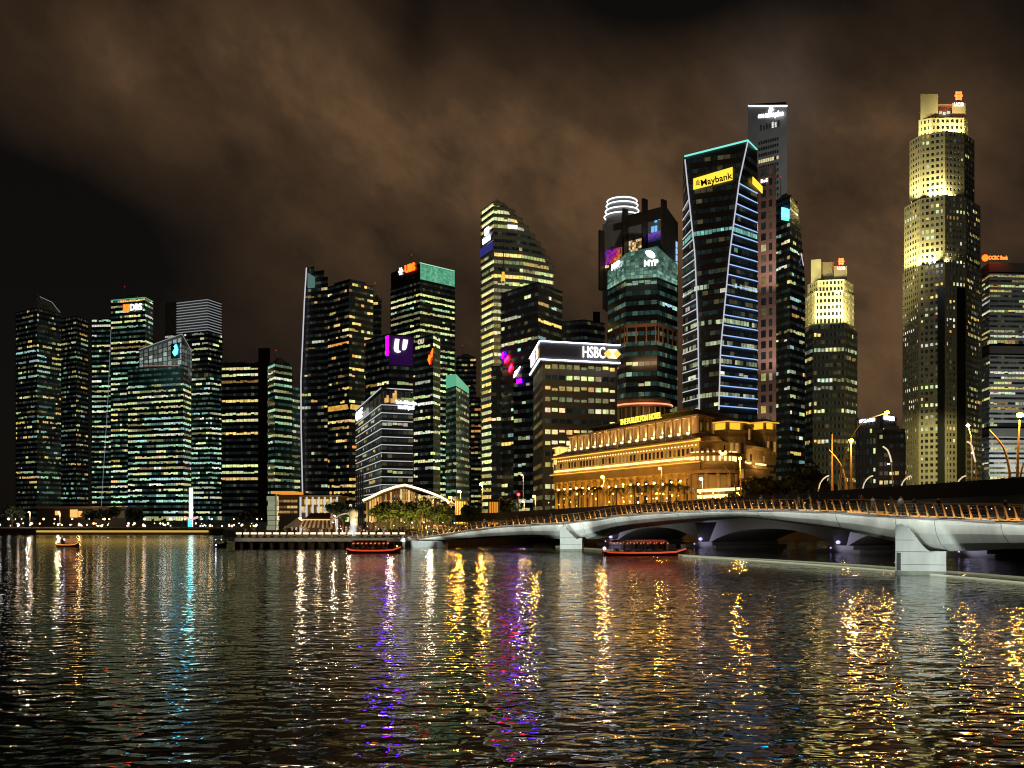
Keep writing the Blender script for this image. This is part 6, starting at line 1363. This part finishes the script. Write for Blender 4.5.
#PART6
# ================================================================ TREES
def leaf_tree(name, label, x, y, h_, r, n, m, group=None, seed=0, trunk=.35, z0=GZ):
    rng = random.Random(seed); t = thing(name, label, 'tree', (x, y, z0), group)
    b = MB(); top = h_ * trunk
    b.tube([(0, 0, -.1), (.05, 0, top * .6), (0, .05, top), (.1, 0, h_ * .75)], [.07 * r + .06, .05 * r + .05, .04 * r + .04, .02], 7)
    cl = []
    for i in range(9):
        a = rng.uniform(0, 6.28); e = rng.uniform(-.25, 1); q = Vector((math.cos(a) * r * .62 * rng.uniform(.5, 1.1), math.sin(a) * r * .62 * rng.uniform(.5, 1.1), top + (h_ - top) * (.38 + .42 * e))); cl.append((q, r * rng.uniform(.30, .52)))
        b.tube([(0, 0, top * rng.uniform(.7, 1)), q * .6 + Vector((0, 0, top * .3)), q], [.03 * r + .02, .02 * r + .02, .015], 5)
    b.build('trunk', MT['bark'], t, world=False)
    b = MB(); s = r * .085 + .05
    for i in range(n):
        q, cr = rng.choice(cl); d = Vector((rng.gauss(0, 1), rng.gauss(0, 1), rng.gauss(0, 1))).normalized(); p = q + d * cr * rng.uniform(.45, 1.05); p.z = max(p.z, top * .75)
        u = Vector((rng.gauss(0, 1), rng.gauss(0, 1), rng.gauss(0, .6))).normalized(); v = u.cross(d).normalized(); k = s * rng.uniform(.6, 1.3)
        b.quad(p - u * k - v * k * .5, p + u * k * .2 - v * k * .7, p + u * k + v * k * .5, p - u * k * .2 + v * k * .7)
    b.build('crown', MT[m], t, world=False)
    return t
def palm(label, x, y, h_, seed, z0=GZ, L_=2.2):
    rng = random.Random(seed); t = thing('palm_tree', label, 'tree', (x, y, z0), 'palms before the golden hotel')
    b = MB(); b.tube([(0, 0, -.1), (.1, 0, h_ * .4), (.05, .05, h_)], [.2, .15, .12], 7); b.build('trunk', MT['bark'], t, world=False)
    for i in range(11):
        a = i * 6.283 / 11 + rng.uniform(-.2, .2); up_ = rng.uniform(.2, 1.0); pts = []
        for k in range(6):
            f = k / 5; pts.append(Vector((.05 + math.cos(a) * L_ * f, .05 + math.sin(a) * L_ * f, h_ + L_ * (up_ * f - (up_ * .55 + .75) * f * f))))
        b = MB(); sd_ = Vector((-math.sin(a), math.cos(a), 0))
        for k in range(5):
            p, q = pts[k], pts[k + 1]
            for s_ in (-1, 1):
                for j in range(3):
                    o = p + (q - p) * (j / 3); w = .62 * (1 - abs(k / 5 + j / 15 - .4)) * L_ / 2.2
                    b.add([o, o + (q - p) * .22, o + (q - p) * .5 + sd_ * s_ * w - Vector((0, 0, w * .55))], [(0, 1, 2)])
        b.tube(pts, [.04, .035, .03, .025, .02, .01], 4)
        b.build('frond', MT['palmleaf'], t, world=False)
    return t
for i, (px_, py_, Y_, lab) in enumerate(((558, 492, 225, 'leftmost palm before the golden hotel, at the end of the colonnade'), (578, 490, 222, 'palm with drooping fronds, second from the left before the golden hotel'), (597, 488, 218, 'palm third from the left before the golden hotel columns'), (616, 489, 214, 'palm fourth from the left, just left of the middle of the hotel columns'), (634, 486, 210, 'palm fifth from the left, lit from below before the hotel columns'), (651, 486, 208, 'palm third from the right before the golden hotel columns'), (668, 485, 205, 'palm second from the right before the golden hotel columns'), (684, 487, 203, 'rightmost palm, near the corner bay of the golden hotel'))):
    palm(lab, X(px_, Y_), Y_, Z(py_, Y_) - GZ, 40 + i, L_=2.6)
TR = [('leaf', 377, 197, 5.6, 2.4, 'round park tree uplit yellow-green, directly right of the fountain statue'), ('leaf', 391, 195, 6.4, 3.0, 'broad park tree second right of the fountain statue, its lower leaves lit'), ('leaf', 406, 196, 6.2, 2.8, 'park tree in the middle of the row below the curved restaurant roof'), ('leaf', 420, 194, 6.6, 3.0, 'tall dense park tree below the right slope of the curved restaurant roof'), ('leaf', 433, 196, 5.8, 2.5, 'park tree second from the right end of the row before the curved restaurant'), ('leaf', 445, 198, 5.2, 2.2, 'small yellow-lit park tree at the right end of the row before the restaurant'),
      ('leafdark', 343, 192, 5.8, 2.0, 'slim dark tree between the striped kiosk and the fountain statue'), ('leafdark', 334, 195, 6.4, 2.0, 'dark tree rising behind the right end of the striped kiosk'), ('leafdark', 782, 240, 14.5, 6.2, 'dark tree partly lit violet at the right end of the golden hotel'), ('leafdark', 797, 228, 15.5, 7.0, 'big black tree right of the golden hotel, tallest of the dark group'), ('leafdark', 814, 222, 13, 6.0, 'lower black tree left of the golden masts'), ('leaf', 755, 226, 12, 5.0, 'dark leafy tree half hiding the right wing of the golden hotel'), ('leaf', 738, 222, 10.5, 3.4, 'smaller tree left of the street lamp before the golden hotel right wing'), ('leafdark', 866, 200, 9, 3.2, 'black bush-like tree at the foot of the block with two white roof signs'),
      ('leafdark', 12, 305, 6, 4, 'dark tree at the far left end of the quay'), ('leafdark', 92, 306, 5.5, 3.4, 'dark low tree in front of the waterfront hall'), ('leafdark', 108, 304, 6, 4, 'wide dark tree at the right end of the waterfront hall'), ('leafdark', 136, 306, 6, 3, 'dark tree at the foot of the tower with DBS letters'), ('leafdark', 246, 300, 6, 3.5, 'dark tree on the quay left of the glass column'), ('leafdark', 470, 215, 6, 2.6, 'dark tree beside the yellow-lit kiosk'), ('leafdark', 508, 236, 8, 3.0, 'thin dark tree before the dark banded tower')]
for i, (m_, px_, Y_, h_, r, lab) in enumerate(TR): leaf_tree('broadleaf_tree', lab, X(px_, Y_), Y_, h_, r, 1500 if Y_ < 260 else 700, m_, seed=70 + i)
for px_, Y_, e_ in ((380, 190, 1), (392, 188, .8), (408, 188, 1.2), (421, 187, .8), (436, 189, 1.4), (448, 191, 1.3), (364, 188, .7)):
    lamp('SPOT', 'tree_uplight', (X(px_, Y_), Y_, GZ + .3), 1500 * e_, (1, .88, .16), .3, (X(px_, Y_ + 5), Y_ + 6, GZ + 4.5), spot=110)
lamp('SPOT', 'violet_uplight', (X(777, 228), 228, 7), 1500, (.25, .06, 1), .3, (X(778, 240), 239, 14), spot=50)
lamp('POINT', 'park_glow', (X(350, 172), 172, 5), 700, (1, .75, .5), .4); lamp('POINT', 'park_glow', (X(430, 182), 182, 5), 700, (1, .75, .5), .4)
for px_ in (300, 325, 390): lamp('POINT', 'park_glow', (X(px_, 173), 173.5, 5.2), 420, (1, .72, .45), .4)
# low hedge in the park
b = MB(); rng = random.Random(9)
for i in range(2600):
    f = rng.random(); p = Vector((X(366, 180) + (X(470, 184) - X(366, 180)) * f, 178 + 6 * f + rng.uniform(-.6, .6), GZ + rng.uniform(.05, 1.0))); u = Vector((rng.gauss(0, 1), rng.gauss(0, 1), rng.gauss(0, 1))).normalized(); v = u.orthogonal().normalized()
    b.quad(p - u * .16, p - v * .1, p + u * .16, p + v * .1)
o = b.build('hedge', MT['leaf']); tag(o, 'long low clipped hedge running through the park behind the jetty', 'hedge')

# ================================================================ PEOPLE
def mk_person(pose, top, bottom, hair, skin=(.40, .25, .17)):
    """one continuous skinned body, 1.7 m, facing -Y"""
    J = {'pelvis': (0, 0, .92), 'waist': (0, 0, 1.08), 'chest': (0, 0, 1.32), 'neck': (0, 0, 1.46), 'head': (0, -.01, 1.56), 'crown': (0, 0, 1.68)}
    sw = {'stand': 0, 'walk': .22, 'lean': .05, 'photo': 0, 'hips': 0}[pose]
    for s, n in ((-1, 'l'), (1, 'r')):
        J['hip' + n] = (s * .09, 0, .88); J['knee' + n] = (s * .10, -s * sw * .5 - .02, .48); J['ank' + n] = (s * .11, -s * sw + .02, .08); J['toe' + n] = (s * .13, -s * sw - .14, .03)
        J['sho' + n] = (s * .17, 0, 1.40)
        J['elb' + n] = {'stand': (s * .23, .02, 1.12), 'walk': (s * .22, s * .12, 1.13), 'lean': (s * .22, -.18, 1.18), 'photo': (s * .22, -.18, 1.25), 'hips': (s * .34, .04, 1.16)}[pose]
        J['wri' + n] = {'stand': (s * .24, -.05, .86), 'walk': (s * .22, s * .16 - .1, .90), 'lean': (s * .16, -.40, 1.14), 'photo': (s * .07, -.30, 1.48), 'hips': (s * .17, -.06, 1.0)}[pose]
        w = J['wri' + n]; e = J['elb' + n]; d = (Vector(w) - Vector(e)).normalized() * .13; J['han' + n] = tuple(Vector(w) + d)
    if pose == 'lean':
        for k in ('chest', 'neck', 'head', 'crown', 'shol', 'shor'): J[k] = (J[k][0], J[k][1] - .12 * (J[k][2] - .9) / .5, J[k][2] - .02)
    rad = {'pelvis': .13, 'waist': .115, 'chest': .14, 'neck': .055, 'head': .095, 'crown': .07, 'hip': .095, 'knee': .06, 'ank': .042, 'toe': .035, 'sho': .06, 'elb': .042, 'wri': .032, 'han': .03}
    names = list(J); idx = {n: i for i, n in enumerate(names)}
    E = [('pelvis', 'waist'), ('waist', 'chest'), ('chest', 'neck'), ('neck', 'head'), ('head', 'crown')]
    for n in 'lr': E += [('pelvis', 'hip' + n), ('hip' + n, 'knee' + n), ('knee' + n, 'ank' + n), ('ank' + n, 'toe' + n), ('chest', 'sho' + n), ('sho' + n, 'elb' + n), ('elb' + n, 'wri' + n), ('wri' + n, 'han' + n)]
    me = bpy.data.meshes.new('person'); me.from_pydata([J[n] for n in names], [(idx[a], idx[c]) for a, c in E], [])
    o = bpy.data.objects.new('person', me); COL.objects.link(o)
    sk = o.modifiers.new('skin', 'SKIN'); sk.use_smooth_shade = True; ss = o.modifiers.new('sub', 'SUBSURF'); ss.levels = 1; ss.render_levels = 1
    for i, n in enumerate(names):
        r = rad.get(n, rad.get(n[:-1], .05)); me.skin_vertices[0].data[i].radius = (r, r * (.8 if n in ('chest', 'waist', 'pelvis') else 1)); me.skin_vertices[0].data[i].use_root = (n == 'pelvis')
    dg = bpy.context.evaluated_depsgraph_get(); dg.update(); m2 = bpy.data.meshes.new_from_object(o.evaluated_get(dg))
    bpy.data.objects.remove(o); m2.name = 'person'
    m2.materials.clear()
    for c, nm in ((skin, 'skin'), (top, 'shirt_cloth'), (bottom, 'trouser_cloth'), (hair, 'hair')): m2.materials.append(mat(nm, c, .8, noise_amt=.15, noise_scale=8))
    hx = J['head']
    for p in m2.polygons:
        c = p.center; hand = min((c - Vector(J['han' + n])).length for n in 'lr') < .10
        fore = min((c - Vector(J['wri' + n])).length for n in 'lr') < .14
        if c.z > 1.47: p.material_index = 3 if (c.z > 1.62 or c.y > hx[1] + .035) else 0
        elif hand or fore: p.material_index = 0
        elif c.z > .94: p.material_index = 1
        elif c.z < .10: p.material_index = 3
        else: p.material_index = 2
    return m2
BLK, WHTc, KH, DEN, RED, GRY = (.02, .02, .022), (.6, .58, .55), (.28, .22, .14), (.05, .07, .13), (.35, .05, .04), (.2, .2, .2)
PM = [mk_person(*a) for a in (('stand', BLK, WHTc, BLK), ('walk', BLK, DEN, BLK), ('lean', WHTc, BLK, BLK), ('photo', RED, DEN, BLK), ('hips', GRY, KH, BLK), ('walk', WHTc, KH, BLK), ('stand', DEN, BLK, BLK), ('stand', WHTc, DEN, (.08, .05, .03)))]
def person(k, x, y, z, rz, label, group, sc=1.0):
    o = bpy.data.objects.new('person', PM[k]); COL.objects.link(o); o.location = (x, y, z); o.rotation_euler = (0, 0, rz); o.scale = (sc, sc, sc); tag(o, label, 'person', group); return o
rng = random.Random(23)
BP = [(970, 0, 'standing in black top and white shorts at the right edge of the footbridge'), (918, 1, 'in black top walking over the white bridge pier'), (891, 6, 'in dark clothes standing just left of the white bridge pier'), (884, 7, 'in white shirt standing beside a dark figure left of the white pier'), (873, 4, 'with hands on hips in khaki trousers, mid footbridge'), (858, 5, 'in white shirt and khaki trousers walking right of the mast cluster'), (846, 3, 'in red shirt taking a photo below the orange straight lamp'), (832, 1, 'in dark clothes walking below the bare golden mast'), (817, 6, 'in blue shirt standing left of the mast cluster'), (806, 2, 'in white shirt leaning on the rail below the dark trees'), (798, 0, 'in black top and pale trousers below the black tree'), (786, 5, 'in white shirt walking below the violet-lit tree'), (772, 4, 'in grey shirt, hands on hips, below the right hotel pavilion'), (757, 3, 'in red shirt holding up a camera below the hotel right wing'), (748, 7, 'in white shirt standing right of the hotel street lamp'), (733, 1, 'in dark clothes walking left of the hotel street lamp'), (722, 2, 'in white shirt leaning on the rail below the hotel corner bay'), (712, 6, 'in blue shirt standing at the top of the bridge arch'), (690, 5, 'in white shirt walking below the last hotel column'), (668, 4, 'in grey shirt with hands on hips below the second last palm'), (640, 0, 'in black top standing above the long red boat'), (612, 1, 'in dark clothes walking right of the left bridge pier'), (585, 6, 'in blue shirt standing over the left bridge pier'), (545, 5, 'in white shirt walking up the left ramp of the footbridge'), (512, 3, 'in red shirt taking a photo on the left ramp of the footbridge'), (478, 7, 'in white shirt standing low on the left ramp of the footbridge')]
for px_, k, lab in BP:
    best = min((abs(at(s)[0].x / at(s)[0].y - (px_ - 512) / F), s) for s in [i * LEN / 500 for i in range(500)])[1]
    off_ = 1.0 + rng.uniform(0, 2.2) if k != 2 else .55
    p, n = at(best); q = p - n * off_
    if k == 2: ang = math.atan2(n.x, -n.y) 
    else: ang = math.atan2(n.y, n.x) + rng.choice((0, math.pi)) + rng.uniform(-.5, .5)
    person(k, q.x, q.y, q.z + .005, ang, 'person ' + lab, 'people on the footbridge', rng.uniform(.95, 1.06))
PL = {0: 'person in black top and pale trousers standing in the crowd behind the jetty', 1: 'person in dark clothes walking in the crowd behind the jetty', 2: 'person in white shirt leaning forward in the crowd behind the jetty', 3: 'person in red shirt holding up a camera in the crowd behind the jetty', 4: 'person in grey shirt with hands on hips in the crowd behind the jetty', 5: 'person in white shirt and khaki trousers walking in the crowd behind the jetty', 6: 'person in blue shirt standing in the crowd behind the jetty', 7: 'person in white shirt and blue trousers standing in the crowd behind the jetty'}
for k, bx, by, dx_, lab in ((7, 644, 131, -2.6, 'passenger in white shirt near the front of the longest red-lined boat'), (6, 644, 131, -1.0, 'passenger in blue shirt in the middle of the longest red-lined boat'), (2, 644, 131, .5, 'passenger in white shirt leaning forward on the longest red-lined boat'), (4, 644, 131, 1.8, 'passenger in grey shirt, hands on hips, toward the stern of the longest boat'), (0, 374, 139, -1.4, 'passenger in black top aboard the red boat by the jetty'), (5, 374, 139, .6, 'passenger in white shirt aboard the red boat by the jetty')):
    person(k, X(bx, by) + dx_, by + .1, .42, rng.uniform(-.8, .8), lab, 'boat passengers', .74)
for i in range(78):
    k = rng.randrange(8); px_ = rng.uniform(284, 470); Y_ = rng.uniform(169, 178) if px_ > 335 else rng.uniform(168.2, 171) if rng.random() < .0 else rng.uniform(175.5, 180)
    if px_ > 405: Y_ = rng.uniform(185, 196)
    person(k, X(px_, Y_), Y_, GZ + .002, rng.uniform(-3.1, 3.1), PL[k], 'crowd in the park behind the jetty', rng.uniform(.93, 1.06))
for i in range(16):
    k = rng.randrange(8); px_ = rng.uniform(244, 398); y_ = jy + rng.uniform(1.6, 4.6)
    person(k, X(px_, y_), y_, 1.552, rng.uniform(-3.1, 3.1), PL[k].replace('in the crowd behind the jetty', 'on the jetty deck behind the glowing blocks'), 'people on the jetty', rng.uniform(.93, 1.06))
